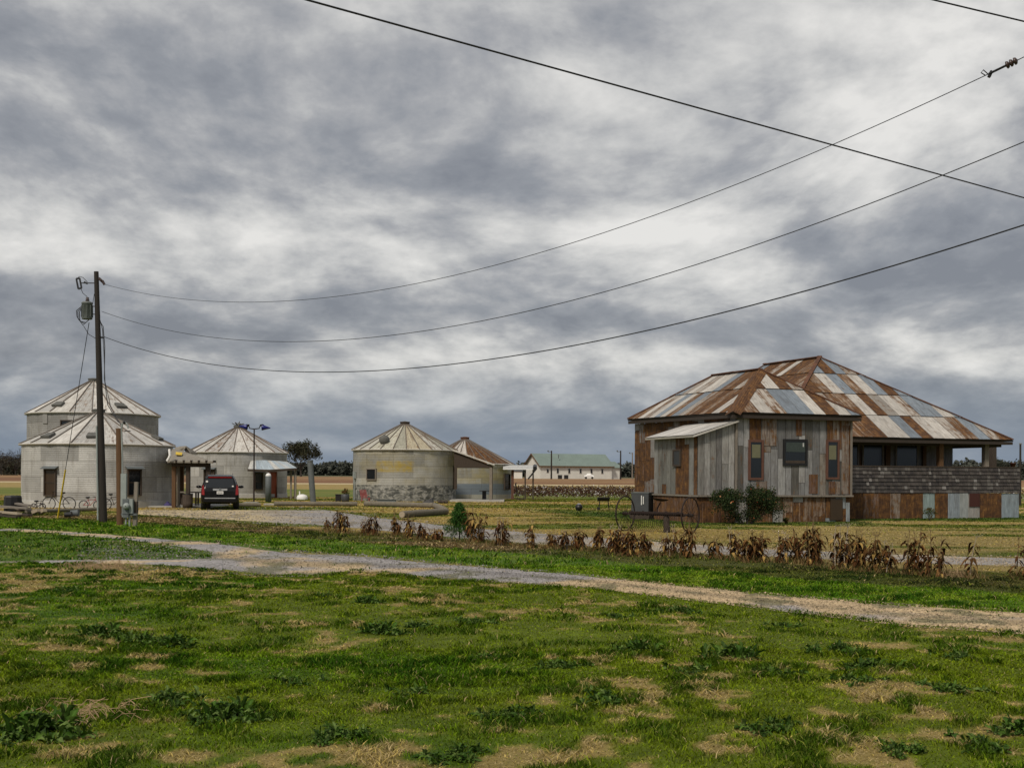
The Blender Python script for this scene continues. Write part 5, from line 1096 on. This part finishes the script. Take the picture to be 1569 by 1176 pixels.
# ------------------------------------------------------------------ vegetation
def branch(mb, p, d, L, r, depth, rd, tips, up=.12):
    n = 3; pts = [p]; rads = [r]
    for i in range(n):
        d = (d+Vector((rd.gauss(0, .12), rd.gauss(0, .12), up*.5))).normalized(); p = p+d*L/n; pts.append(p); rads.append(r*(1-.4*(i+1)/n))
    mb.tube(pts, rads, 5 if depth > 1 else 4, caps=False)
    if depth == 0: tips.append(p); return
    if depth <= 2: tips.append(pts[2])
    for k in range(rd.choice((3, 3, 4))):
        ax_ = Vector((rd.gauss(0, 1), rd.gauss(0, 1), rd.gauss(0, .6))).normalized(); nd = (d+ax_*rd.uniform(.55, .95)).normalized()
        branch(mb, pts[-1] if k else pts[-1], nd, L*rd.uniform(.62, .85), rads[-1]*.72, depth-1, rd, tips, up)
def make_tree(name, label, base, height, depth, cols, lsize, nleaf, spread, seed=1, wide=1.0, group=None):
    rd = random.Random(seed); root = T(name, label, 'tree', base, 0, group); mb = MB(); tips = []; b = Vector(base)
    trunk = height*.2; mb.tube([b+Vector((0, 0, -.2)), b+Vector((0, 0, trunk))], [height*.032, height*.024], 8)
    for k in range(5):
        an = 2*PI*k/5+rd.uniform(-.4, .4); dd = Vector((math.cos(an)*.8*wide, math.sin(an)*.8*wide, rd.uniform(.5, 1.1))).normalized()
        branch(mb, b+Vector((0, 0, trunk*rd.uniform(.8, 1))), dd, height*.26, height*.016, depth, rd, tips)
    branch(mb, b+Vector((0, 0, trunk)), Vector((0, 0, 1)), height*.28, height*.018, depth, rd, tips)
    zmax = max(t.z for t in tips)-b.z; k_ = height*.97/zmax
    mb.v = [(b.x+(v[0]-b.x)*(k_ if v[2] > b.z+trunk else 1), b.y+(v[1]-b.y)*(k_ if v[2] > b.z+trunk else 1), b.z+(v[2]-b.z)*(k_ if v[2] > b.z+trunk else 1)) for v in mb.v]
    tips = [(b.x+(t.x-b.x)*k_, b.y+(t.y-b.y)*k_, b.z+(t.z-b.z)*k_) for t in tips]
    mb.build('trunk', M['bark'], root); leaves('crown', root, tips, spread, nleaf, lsize, cols, seed=seed, mat='twig'); return root
a = W(461, 728, 400); make_tree('oak_tree', 'lone round crowned dark tree beyond the brown field left of centre', (a.x, 400, 1.3), 12.6, 3, [(.035, .04, .02), (.05, .045, .025), (.025, .03, .016)], .62, 5200, 1.25, 3)
def woods(name, label, segs, cols, leaf, seed, dens=1.0):
    rg = np.random.default_rng(seed); C = []; S = []; 
    for pxa, pxb, D, h0, h1, dp in segs:
        xa, xb = (pxa-784.5)*D/F, (pxb-784.5)*D/F; n = int((xb-xa)/2.2*dens*3)
        for _ in range(n):
            t = rg.random(); x = xa+(xb-xa)*t; y = D+rg.random()*dp; hh = (h0+(h1-h0)*t)*(.72+.42*float(vn(x, y, 9, 1)))*(.85+.3*rg.random())
            for k in range(4): C.append((x+rg.normal()*1.5, y, 1.3+hh*(.12+.24*k)-.3)); S.append(hh*.2)
    V, Fc, cc = leafcloud(C, np.array(S), int(len(C)*11*dens), leaf, cols, seed=seed, aspect=1.3)
    o = npmesh(name, V, Fc, cc, M['twig']); tagp(o, label, 'woods', kind='stuff')
woods('distant_woods', 'low dark line of woods along the whole horizon', [(-300, 1250, 1100, 11.5, 12.5, 30), (1250, 2000, 1000, 15, 17, 40)], [(.06, .068, .055), (.075, .08, .065), (.05, .055, .045)], 2.4, 5, 1.5)
woods('bare_treeline', 'dark ragged belt of half bare trees at the far left', [(-260, 44, 330, 7.6, 6.2, 14)], [(.04, .038, .024), (.055, .045, .03), (.03, .034, .018)], .55, 9, 2.0)
for k, (px, pyt, D) in enumerate(((2, 689, 322), (24, 687, 320), (39, 689, 324))):
    a = W(px, 724, D); make_tree('bare_tree', ('thin twiggy tree at the left end of the far belt', 'tallest twiggy tree in the middle of the far left belt', 'twiggy tree of the far belt closest to the low silver bin')[k], (a.x, D, 1.3), zat(px, pyt, D)-1.3, 3, [(.05, .045, .03), (.04, .035, .025)], .3, 900, .9, 30+k)
a = W(1529, 716, 520); make_tree('oak_tree', 'small rounded tree on the skyline at the far right', (a.x, 520, 1.3), 9.5, 2, [(.03, .035, .022), (.04, .042, .03)], .8, 900, 1.4, 13)

# shrub by the tin house
a = W(1143, 798, 48.1); bp = Vector((a.x, 48.1, 0)); root = T('rose_shrub', 'dark leafy shrub with orange blooms against the front corner of the tin house', 'shrub', bp)
rd = random.Random(4); mb = MB(); tips = []
for k in range(9):
    an = 2*PI*k/9; branch(mb, bp+Vector((.15*math.cos(an), .12*math.sin(an), 0)), Vector((math.cos(an)*.75, math.sin(an)*.4, 1)).normalized(), .5, .018, 2, rd, tips)
xm = max(abs(t.x-bp.x) for t in tips); zm = max(t.z for t in tips); fx_, fz_ = 1.5/xm, 1.42/zm
tr_ = lambda v: (bp.x+(v[0]-bp.x)*fx_, bp.y+(v[1]-bp.y)*.75, v[2]*fz_)
mb.v = [tr_(v) for v in mb.v]; mb.build('stems', M['bark'], root); tips = [tr_(t) for t in tips]
tips += [(bp.x+rd.gauss(0, .5), bp.y+rd.gauss(0, .18), rd.uniform(.25, 1.15)) for _ in range(26)]
leaves('foliage', root, tips, .27, 13000, .08, [(.025, .045, .015), (.035, .06, .02), (.02, .03, .015), (.05, .05, .02)], seed=2)
leaves('blooms', root, tips, .25, 60, .09, [(.42, .12, .05), (.5, .25, .12), (.3, .06, .03)], seed=3, aspect=1.2)['kind'] = 'stuff'
for px, py, s, lb in ((1424, 795, .55, 'small green weed bush growing against the porch skirting'), (1205, 800, .22, 'tiny bush at the foot of the front skirting')):
    a = G(px, py+2); root = T('low_bush', lb, 'bush', (a.x, a.y, 0)); mb = MB(); tips = []
    for k in range(5): branch(mb, Vector((a.x, a.y, 0)), Vector((math.cos(k*1.3)*.5, math.sin(k*1.3)*.3, 1)).normalized(), s*.5, .012, 1, rd, tips)
    mb.build('stems', M['bark'], root); leaves('foliage', root, tips, s*.3, 420, .07, [(.04, .07, .02), (.06, .08, .02), (.12, .07, .03)], seed=int(px))
# young evergreen
a = G(704, 828); bp = Vector((a.x, a.y, 0)); Hh = zat(704, 771, a.y); root = T('young_juniper', 'small pointed dark green juniper standing in the dried corn row', 'evergreen', bp)
q = MB(); q.tube([bp, bp+Vector((0, 0, Hh*.95))], [.03, .006], 6); q.build('trunk', M['bark'], root)
C = []; S = []
rg = np.random.default_rng(3)
for k in range(230):
    t = rg.random()**.8; an = rg.random()*2*PI; rr0 = .56*(1-t)**.9+.03; rr1 = rr0*(.35+.65*rg.random()); C.append((bp.x+rr1*math.cos(an), bp.y+rr1*math.sin(an), .06+t*Hh*.92+.1*rr1)); S.append(.09)
leaves('foliage', root, C, np.array(S), 9500, .06, [(.03, .09, .016), (.045, .12, .02), (.02, .055, .012), (.07, .14, .03)], seed=5, aspect=4, droop=-.9)

# dried corn
def corn(px, py, wpx, ptop, ns, lb, seed):
    rd = random.Random(seed); a = G(px, py); D = a.y; root = T('corn_clump', lb, 'corn stalks', (a.x, D, 0), 0, 'dried corn row'); wm = wpx*D/F; Hc = zat(px, ptop, D)
    st = MB(); V = []; Fc = []; C = []
    ns = int(ns*1.5+.5) if ns > 1 else 1
    for k in range(ns):
        x = a.x+wm*((k+.5)/ns-.5)*.68+rd.gauss(0, .03); y = D+rd.gauss(0, .09); h_ = Hc*(rd.uniform(.55, 1.08) if k != ns//2 else 1.0); lx, ly = rd.gauss(0, .06), rd.gauss(0, .05)
        P_ = lambda t: Vector((x+lx*t*t, y+ly*t*t, h_*t)); st.tube([P_(t) for t in (0, .35, .7, 1)], [.013, .012, .009, .004], 5)
        if rd.random() < .6:
            for j in range(4): p = P_(.96); st.tube([p, p+Vector((rd.gauss(0, .05), rd.gauss(0, .05), rd.uniform(.03, .1)))], .004, 3)
        nl = rd.randint(16, 23)
        for j in range(nl):
            t = .06+.8*(j+rd.random()*.6)/nl; p = P_(t); an = rd.uniform(0, 2*PI); L = rd.uniform(.14, .32)*(.75+Hc*.35); wd_ = rd.uniform(.032, .075); d_ = Vector((math.cos(an), math.sin(an), 0)); el_ = rd.uniform(.3, 1.4)
            cr = d_.cross(Vector((0, 0, 1))); tw = rd.uniform(-1.6, 1.6); c0 = rd.choice(((.17, .088, .03), (.115, .05, .018), (.08, .034, .012), (.05, .022, .009), (.38, .25, .08), (.11, .055, .018))); c0 = np.array(c0)*rd.uniform(.7, 1.2)
            k0 = len(V); seg = 6; pp = p.copy(); dr = (d_*math.cos(el_)+Vector((0, 0, 1))*math.sin(el_))
            for s in range(seg+1):
                u = s/seg; ww = wd_*(math.sin(PI*min(.97, u*.85+.15)))**.7; cw = cr*math.cos(tw*u)+d_.cross(cr)*math.sin(tw*u)+Vector((0, 0, .3*math.sin(tw*u*2)))
                V.append(tuple(pp-cw*ww/2)); V.append(tuple(pp+cw*ww/2)); cc_ = c0*(1-.25*u+.2*rd.random()); C += [cc_, cc_*.85]
                dr = (dr+Vector((0, 0, -rd.uniform(.25, .75)))+Vector((rd.gauss(0, .12), rd.gauss(0, .12), 0))).normalized(); pp = pp+dr*L/seg; pp.z = max(pp.z, .02)
            for s in range(seg): Fc.append((k0+2*s, k0+2*s+1, k0+2*s+3, k0+2*s+2))
        if rd.random() < .5:
            t = rd.uniform(.4, .6); p = P_(t); st.tube([p, p+Vector((rd.choice((-1, 1))*.05, 0, .1)), p+Vector((rd.choice((-1, 1))*.07, 0, .0))], [.015, .028, .012], 6)
    st.build('stalks', M['wood_lt'] if seed % 3 == 0 else M['cornstalk'], root)
    V = np.array(V)-np.array(root.location); o = npmesh('husk_leaves', V, np.array(Fc), np.array(C), M['leaf'], parent=root)
    V2, F2, C2 = [], [], []
    for j in range(int(60+wpx*5)):
        x = a.x+rd.gauss(0, wm*.42); y = D+rd.gauss(0, .14); an = rd.uniform(0, 6.3); hh = rd.uniform(.05, .2); w_ = .008; k0 = len(V2); g0 = float(gz(x, y))
        V2 += [(x-w_, y, g0), (x+w_, y, g0), (x+math.cos(an)*hh*.6, y+math.sin(an)*hh*.6, g0+hh)]; F2.append((k0, k0+1, k0+2)); c = np.array(rd.choice(((.22, .16, .07), (.14, .09, .04), (.07, .09, .02)))); C2 += [c]*3
    npmesh('base_grass', np.array(V2)-np.array(root.location), np.array(F2), np.array(C2), M['leaf'], parent=root)['kind'] = 'stuff'
M['cornstalk'] = solid('dry_corn_stalk', (.2, .14, .06), .9, 0, .4, 9)
CORN = [(503, 815, 16, 792, 2, 'small corn clump at the left end of the row'), (524, 817, 26, 780, 5, 'second corn clump from the left end of the row, taller than its left neighbour'), (566, 820, 34, 789, 6, 'wide bushy corn clump left of the thick slanting log'),
 (607, 821, 18, 787, 3, 'narrow corn clump in front of the left end of the slanting log'), (627, 825, 20, 790, 3, 'corn clump in front of the middle of the slanting log'), (648, 827, 20, 800, 3, 'short corn clump in front of the right end of the slanting log'), (669, 827, 16, 807, 3, 'low corn clump just left of the juniper'),
 (728, 830, 36, 777, 6, 'tall wide corn clump directly right of the juniper'), (770, 835, 28, 793, 4, 'corn clump with a bent top, second to the right of the juniper'), (813, 839, 20, 798, 2, 'lone narrow corn plant between two gaps, third right of the juniper'),
 (846, 839, 18, 816, 3, 'low corn clump first in the dense middle run'), (868, 842, 20, 812, 3, 'second corn clump of the dense middle run'), (890, 843, 22, 808, 4, 'corn clump below the kettle grill'), (916, 844, 22, 806, 4, 'corn clump below the barrel grill'),
 (944, 848, 28, 801, 6, 'dense corn clump below the left wheel of the hay rake'), (967, 850, 26, 803, 5, 'dense corn clump just right of the left rake wheel'), (987, 850, 20, 810, 3, 'corn clump under the rake seat'), (1028, 851, 24, 806, 4, 'corn clump under the middle of the rake frame'), (1052, 853, 24, 800, 4, 'corn clump under the right rake wheel'),
 (1095, 856, 26, 824, 3, 'lowest sparse corn clump left of the dark shrub'), (1126, 858, 20, 808, 4, 'corn clump below the left half of the dark shrub'), (1148, 861, 22, 812, 5, 'corn clump below the middle of the dark shrub'), (1166, 861, 16, 815, 3, 'corn clump below the right half of the dark shrub'),
 (1199, 862, 18, 817, 3, 'corn clump below the left narrow front window'), (1221, 862, 16, 811, 3, 'narrow corn clump left of the tallest one on the right side'), (1245, 865, 28, 800, 7, 'tallest fullest corn clump of the right side below the square window'), (1289, 871, 26, 805, 5, 'tall corn clump below the right narrow front window'),
 (1318, 875, 26, 814, 5, 'corn clump first right of the front block corner'), (1343, 877, 22, 818, 4, 'corn clump second right of the front block corner'), (1364, 879, 16, 830, 3, 'low end clump closing the dense run right of the front block'), (1399, 882, 28, 808, 4, 'corn clump standing apart below the middle of the porch'),
 (1436, 885, 26, 812, 3, 'corn clump with a leaning stalk and dry grass below the green skirting sheet'), (1490, 887, 20, 820, 1, 'single corn plant standing alone near the right end of the row'), (1565, 888, 18, 820, 2, 'last corn plant cut by the right edge of the view')]
for i, c in enumerate(CORN): corn(*c, 100+i)

# cotton field
n = 26000; rg = np.random.default_rng(8); y = 103+rg.random(n)**1.5*32; x = rg.random(n)*70-6.5+0*y
x = np.where(rg.random(n) < .45, x, -6.0+rg.random(n)*24); z = gz(x, y)+.08+rg.random(n)*.78; row = np.round(y/1.0)*1.0; y = row+rg.normal(size=n)*.15
P_ = np.stack([x, y, z], 1); white = rg.random(n) < .085*(.3+1.2*vn(x, y, 5, 2)); V, Fc, C = leafcloud(P_, .02, n, .17, [(.07, .035, .022)], seed=1, aspect=2)
idx = np.random.default_rng(1).integers(0, n, n); C4 = np.where(white[idx][:, None], np.array((.6, .57, .56)), np.array((.075, .04, .026)))*(.6+.7*rg.random(n))[:, None]
o = npmesh('cotton_crop', V, Fc, np.repeat(C4, 4, 0), M['leaf']); tagp(o, 'brown cotton plants with white bolls behind the barrel grill and the tin house', 'crop', kind='stuff')

# broad leaved weeds in the foreground turf
def weed_proto(seed, n, L, hgt):
    rd = random.Random(seed); V = []; Fc = []; C = []; hubs = [(0, 0)]+[(rd.gauss(0, .17), rd.gauss(0, .13)) for _ in range(9)]
    for j in range(n):
        hb = hubs[min(9, int(rd.random()**1.3*10))]; an = rd.uniform(0, 2*PI); r0 = rd.uniform(0, .05); p = Vector((hb[0]+math.cos(an)*r0, hb[1]+math.sin(an)*r0, .003)); d_ = Vector((math.cos(an), math.sin(an), 0)); el_ = rd.uniform(.35, 1.5); l_ = L*rd.uniform(.6, 1.5); wd_ = l_*rd.uniform(.2, .42)
        cr = d_.cross(Vector((0, 0, 1))); cr = (cr+Vector((0, 0, rd.gauss(0, .35)))).normalized(); c0 = np.array(rd.choice(((.022, .058, .005), (.035, .085, .006), (.06, .115, .010), (.014, .035, .004), (.10, .15, .035))))*rd.uniform(.75, 1.25); seg = 7; dr = d_*math.cos(el_)+Vector((0, 0, 1))*math.sin(el_); k0 = len(V); wob = rd.uniform(-.5, .5); lob = rd.uniform(.15, .45)
        for s in range(seg+1):
            u = s/seg; ww = wd_*(.1+.9*math.sin(PI*min(1, .06+.92*u))**.8)*(1+lob*math.sin(s*3.0+j)); up_ = dr.cross(cr).normalized()*-1
            for t in (-1, -.5, 0, .5, 1): V.append(tuple(p+cr*ww/2*t+up_*abs(t)*ww*.22*(1+.9*math.sin(s*2.1+t*3+j)))); C.append(c0*(1.5 if t == 0 else 1.0)*(.8+.4*rd.random()))
            dr = (dr+Vector((0, 0, -.2*(1+u)*rd.uniform(.3, 1.4)))+cr*wob*.2).normalized(); p = p+dr*l_/seg; p.z = max(p.z, .01)
        for s in range(seg):
            for t in range(4): Fc.append((k0+5*s+t, k0+5*s+t+1, k0+5*s+t+6, k0+5*s+t+5))
    return np.array(V), np.array(Fc), np.array(C)
m, nb = newmat('dock_leaf'); at = nb('ShaderNodeAttribute', attribute_name='gcol'); o_ = nb('ShaderNodeTexCoord').outputs['Object']; n_ = nb.noise(o_, 25, 4)
c_ = nb.mix(nb.maprange(n_, .4, .7, 0, .5), at.outputs['Color'], (.08, .13, .03)); b_ = nb('ShaderNodeBsdfPrincipled', {'Base Color': c_, 'Roughness': .6, 'Specular IOR Level': .12}); t_ = nb('ShaderNodeBsdfTranslucent', {'Color': c_}); nb('ShaderNodeOutputMaterial', {'Surface': nb('ShaderNodeMixShader', {0: .15, 1: b_.outputs[0], 2: t_.outputs[0]}).outputs[0]}); M['dock'] = m
PRO = [weed_proto(i, n, L, .2) for i, (n, L) in enumerate(((190, .075), (250, .08), (150, .07), (280, .07), (230, .095)))]
WEEDS = [(780, 1098, 1.0, 1, 'broad weed at the bottom edge left of the middle bare patch'), (917, 1075, 1.05, 0, 'glossy broad weed with upright leaves near the bottom centre'), (975, 995, 1.0, 4, 'dark broad weed in the middle foreground, right of centre'), (855, 1018, 1.0, 3, 'dark bushy weed left of the middle foreground pair'),
 (1130, 1008, 1.35, 4, 'largest spreading dark weed right of centre'), (1075, 1030, 1.0, 2, 'low weed at the left foot of the largest spreading weed'), (1185, 1035, .9, 3, 'low weed at the right foot of the largest spreading weed'), (1285, 1000, 1.1, 1, 'upper left weed of the pair on the right'), (1335, 1025, 1.15, 0, 'lower right weed of the pair on the right'), (1300, 1045, .9, 2, 'small weed just below the pair on the right'),
 (1460, 1060, 1.0, 3, 'weed near the right edge in a tan patch'), (1475, 1008, .85, 2, 'small weed near the right edge in green turf'), (1185, 1120, .9, 1, 'weed at the bottom right of centre'), (1500, 1145, .9, 0, 'pale green weed in the bottom right corner'), (1380, 1150, .8, 3, 'low weed at the bottom left of the corner one'),
 (1010, 935, .8, 3, 'small weed up near the gravel, right of centre'), (940, 945, .8, 2, 'flat weed up near the gravel, at centre'), (1045, 935, .9, 1, 'weed up near the gravel beside a light patch'), (580, 968, 1.2, 4, 'wide dark weed in the upper middle turf'), (725, 955, 1.0, 3, 'spreading weed in the upper middle, right of the wide one'), (640, 960, .9, 1, 'weed between the wide dark weed and the spreading weed'),
 (150, 975, 1.2, 4, 'left weed of the dark group at upper left'), (215, 985, 1.25, 3, 'middle weed of the dark group at upper left'), (262, 990, 1.2, 4, 'right weed of the dark group at upper left'), (55, 1125, 1.4, 4, 'big dark weed in the bottom left corner'), (20, 1135, 1.1, 3, 'weed cut by the left edge at the bottom'),
 (265, 1075, 1.1, 1, 'weed just right of the dead straw tangle'), (345, 1100, 1.1, 4, 'tall leafed weed at bottom left of centre'), (300, 1108, .9, 2, 'small weed left of the tall leafed one'), (520, 1128, 1.0, 3, 'weed at the bottom between two tan patches'), (700, 1160, .9, 1, 'weed at the very bottom, left of centre'),
 (440, 1045, .9, 2, 'flat weed in the left middle turf'), (640, 1060, .8, 2, 'flat bluish weed in the middle turf'), (745, 1005, .8, 3, 'weed in the middle turf below the spreading one'), (500, 915, .8, 3, 'weed near the gravel at left'), (100, 905, .9, 1, 'weed at far left below the gravel fork'), (560, 925, .9, 4, 'weed near the gravel, left of centre'), (1200, 958, .8, 2, 'small weed right below the tan gravel'), (1560, 1120, .9, 4, 'weed cut by the right edge')]
pm = {}
for k, (px, py, s, pi_, lb) in enumerate(WEEDS):
    a = G(px, py); root = T('dock_weed', lb, 'weed', (a.x, a.y, float(gz(a.x, a.y))), k*2.1, 'broad leaved weeds in the foreground turf'); s *= .9; root.scale = (s, s, 1.1*s*(.85+.3*((k*7) % 5)/5))
    if pi_ not in pm: pm[pi_] = npmesh('leaves', *PRO[pi_], M['dock'], smooth=True, parent=root)
    else: c = pm[pi_].copy(); col.objects.link(c); c.parent = root
# dead straw tangle at lower left, pale stalks
def straw(name, label, px, py, wd_, n, hh, seed):
    a = G(px, py); rd = random.Random(seed); mb = MB(); root = T(name, label, 'dead grass', (a.x, a.y, 0))
    for j in range(n):
        x, y = a.x+rd.gauss(0, wd_*.4), a.y+rd.gauss(0, .2); an = rd.uniform(0, 6.3); L = rd.uniform(.08, .26); z = rd.uniform(0, hh); d_ = Vector((math.cos(an), math.sin(an)*.6, rd.uniform(-.1, .5)))
        mb.tube([(x, y, z*.3), Vector((x, y, z*.5))+d_*L*.4+Vector((0, 0, hh*rd.random()*.6)), Vector((x, y, 0))+d_*L+Vector((0, 0, rd.random()*hh*.4))], rd.uniform(.0015, .003), 4)
    mb.build('dead_stalks', M['strawm'], root)['kind'] = 'stuff'
M['strawm'] = solid('dead_straw', (.38, .26, .14), .9, 0, .5, 12)
straw('straw_tangle', 'tangle of dead curled stalks in the lower left turf', 135, 1098, .45, 90, .10, 1)
straw('straw_tangle', 'tuft of dry tan grass at the left between gravel forks', 155, 874, .9, 260, .22, 2)
straw('straw_tangle', 'dry brown tuft beside the corn clump with a leaning stalk', 1462, 885, .5, 160, .2, 4)

# loose stones on and beside the gravel
def stones(name, label, n, px0, px1, up, lo, smin, smax, seed, spill):
    rg = np.random.default_rng(seed); q = px0+(px1-px0)*rg.random(n); t = np.clip(rg.normal(.5, .33+spill, n), -.06-spill, 1.06+spill); py = up(q)*(1-t)+lo(q)*t
    D = H*F/(py-hor(q)); x = (q-784.5)*D/F; y = D; s = (smin+(smax-smin)*rg.random(n)**3)*np.maximum(1, D/22); z = gz(x, y)+.012
    o = np.array([(1, 0, 0), (0, 1, 0), (-1, 0, 0), (0, -1, 0), (0, 0, .8), (0, 0, -.5)]); an = rg.random(n)*6.3; sc3 = s[:, None]*(.5+.6*rg.random((n, 3)))
    V = o[None]*sc3[:, None, :]; V = V+rg.normal(size=V.shape)*s[:, None, None]*.15; c, s_ = np.cos(an)[:, None], np.sin(an)[:, None]
    V = np.stack([V[..., 0]*c-V[..., 1]*s_+x[:, None], V[..., 0]*s_+V[..., 1]*c+y[:, None], V[..., 2]+z[:, None]], -1)
    k = np.arange(n)*6; Fc = np.concatenate([np.stack([k+a, k+(a+1) % 4, k+4], 1) for a in range(4)]+[np.stack([k+(a+1) % 4, k+a, k+5], 1) for a in range(4)])
    base = gcolr(x, y); cc = (base*.8+np.array((.07, .065, .06)))*(.35+1.1*rg.random(n))[:, None]
    o_ = npmesh(name, V.reshape(-1, 3), Fc, np.repeat(cc, 6, 0), M['leaf']); tagp(o_, label, 'gravel', kind='stuff')
stones('loose_stones', 'loose pale stones strewn over the near gravel track', 26000, 120, 1750, m_up, m_lo, .008, .028, 1, .0)
stones('loose_stones', 'loose stones on the gravel drive behind the corn row', 14000, 220, 1750, d_up, d_lo, .008, .024, 2, .05)
# ------------------------------------------------------------------ sky and light
RELIEF = .42
SKYLOC = (15.7, 21.3, 2.2)
w = bpy.data.worlds.new('World'); sc.world = w; w.use_nodes = True; nb = NB(w.node_tree)
SUN_EL, SUN_AZ = R(48), R(208)       # azimuth measured clockwise from +Y: sun behind the viewer, a little left
sky = nb('ShaderNodeTexSky', sky_type='NISHITA', sun_disc=False, sun_elevation=SUN_EL, sun_rotation=SUN_AZ, dust_density=2.0)
d = nb('ShaderNodeTexCoord').outputs['Generated']; sp = nb('ShaderNodeSeparateXYZ', {0: d})
zc = nb.math('ADD', nb.math('MAXIMUM', sp.outputs[2], 0.0), .30)
cx_ = nb.math('DIVIDE', sp.outputs[0], zc); cy_ = nb.math('DIVIDE', sp.outputs[1], zc)
cv = nb('ShaderNodeCombineXYZ', {0: cx_, 1: cy_, 2: nb.math('MULTIPLY', sp.outputs[2], 1.5)}).outputs[0]
off = nb('ShaderNodeMapping', {'Vector': cv, 'Location': SKYLOC, 'Scale': (1.0, .85, 1)}).outputs[0]
A = nb.noise(off, 2.1, 10, .56, .18); B = nb.noise(off, 7.0, 9, .62, .2); C_ = nb.noise(off, 1.0, 3, .5, .2)
dens = nb.math('ADD', nb.math('ADD', nb.math('MULTIPLY', A, .55), nb.math('MULTIPLY', B, .17)), nb.math('MULTIPLY', C_, .28))
el = sp.outputs[2]
lowr = nb('ShaderNodeMapping', {'Vector': off, 'Location': (-.03, .10, 0)}).outputs[0]      # sunlit upper edges, shaded undersides of the cloud masses
A2 = nb.noise(lowr, 2.1, 10, .56, .18)
dens = nb.math('MULTIPLY_ADD', nb.math('SUBTRACT', A, A2), RELIEF, dens)
# a thinner, brighter belt of cloud about 14 degrees up, brightest right of centre
band = nb.math('MULTIPLY', nb.maprange(el, .07, .16), nb.maprange(el, .36, .22))
azr = nb.maprange(nb.math('ABSOLUTE', nb.math('SUBTRACT', sp.outputs[0], .06)), .6, 0.0)
dens = nb.math('SUBTRACT', dens, nb.math('MULTIPLY', nb.math('MULTIPLY', band, azr), .055))
cl = nb.ramp(dens, [(.34, (1.0, .98, .94)), (.40, (.82, .81, .785)), (.45, (.64, .64, .635)), (.49, (.49, .495, .51)), (.535, (.37, .385, .415)), (.60, (.275, .29, .325))])
low = nb.maprange(el, .095, .0)
cl = nb.mix(nb.math('MULTIPLY', low, .97), cl, (.24, .31, .41))
zen = nb.maprange(el, .45, .9, 1.0, 1.35)
k = nb.math('MULTIPLY', zen, 8.2)
cl = nb.mix(1.0, cl, nb('ShaderNodeCombineColor', {0: k, 1: k, 2: k}).outputs[0], 'MULTIPLY')
fin = nb.mix(.93, sky.outputs[0], cl)
bg = nb('ShaderNodeBackground', {'Color': fin, 'Strength': .1}); nb('ShaderNodeOutputWorld', {'Surface': bg.outputs[0]})
sl = bpy.data.lights.new('sun', 'SUN'); sl.energy = 2.9; sl.angle = R(10); sl.color = (1, .90, .77)
so = bpy.data.objects.new('sun', sl); col.objects.link(so)
dv = Vector((math.sin(SUN_AZ)*math.cos(SUN_EL), math.cos(SUN_AZ)*math.cos(SUN_EL), math.sin(SUN_EL)))
so.rotation_euler = dv.to_track_quat('Z', 'Y').to_euler(); so.location = (0, -20, 30)
sc.view_settings.view_transform = 'Standard'; sc.view_settings.look = 'None'; sc.view_settings.exposure = 0.0; sc.view_settings.gamma = 1
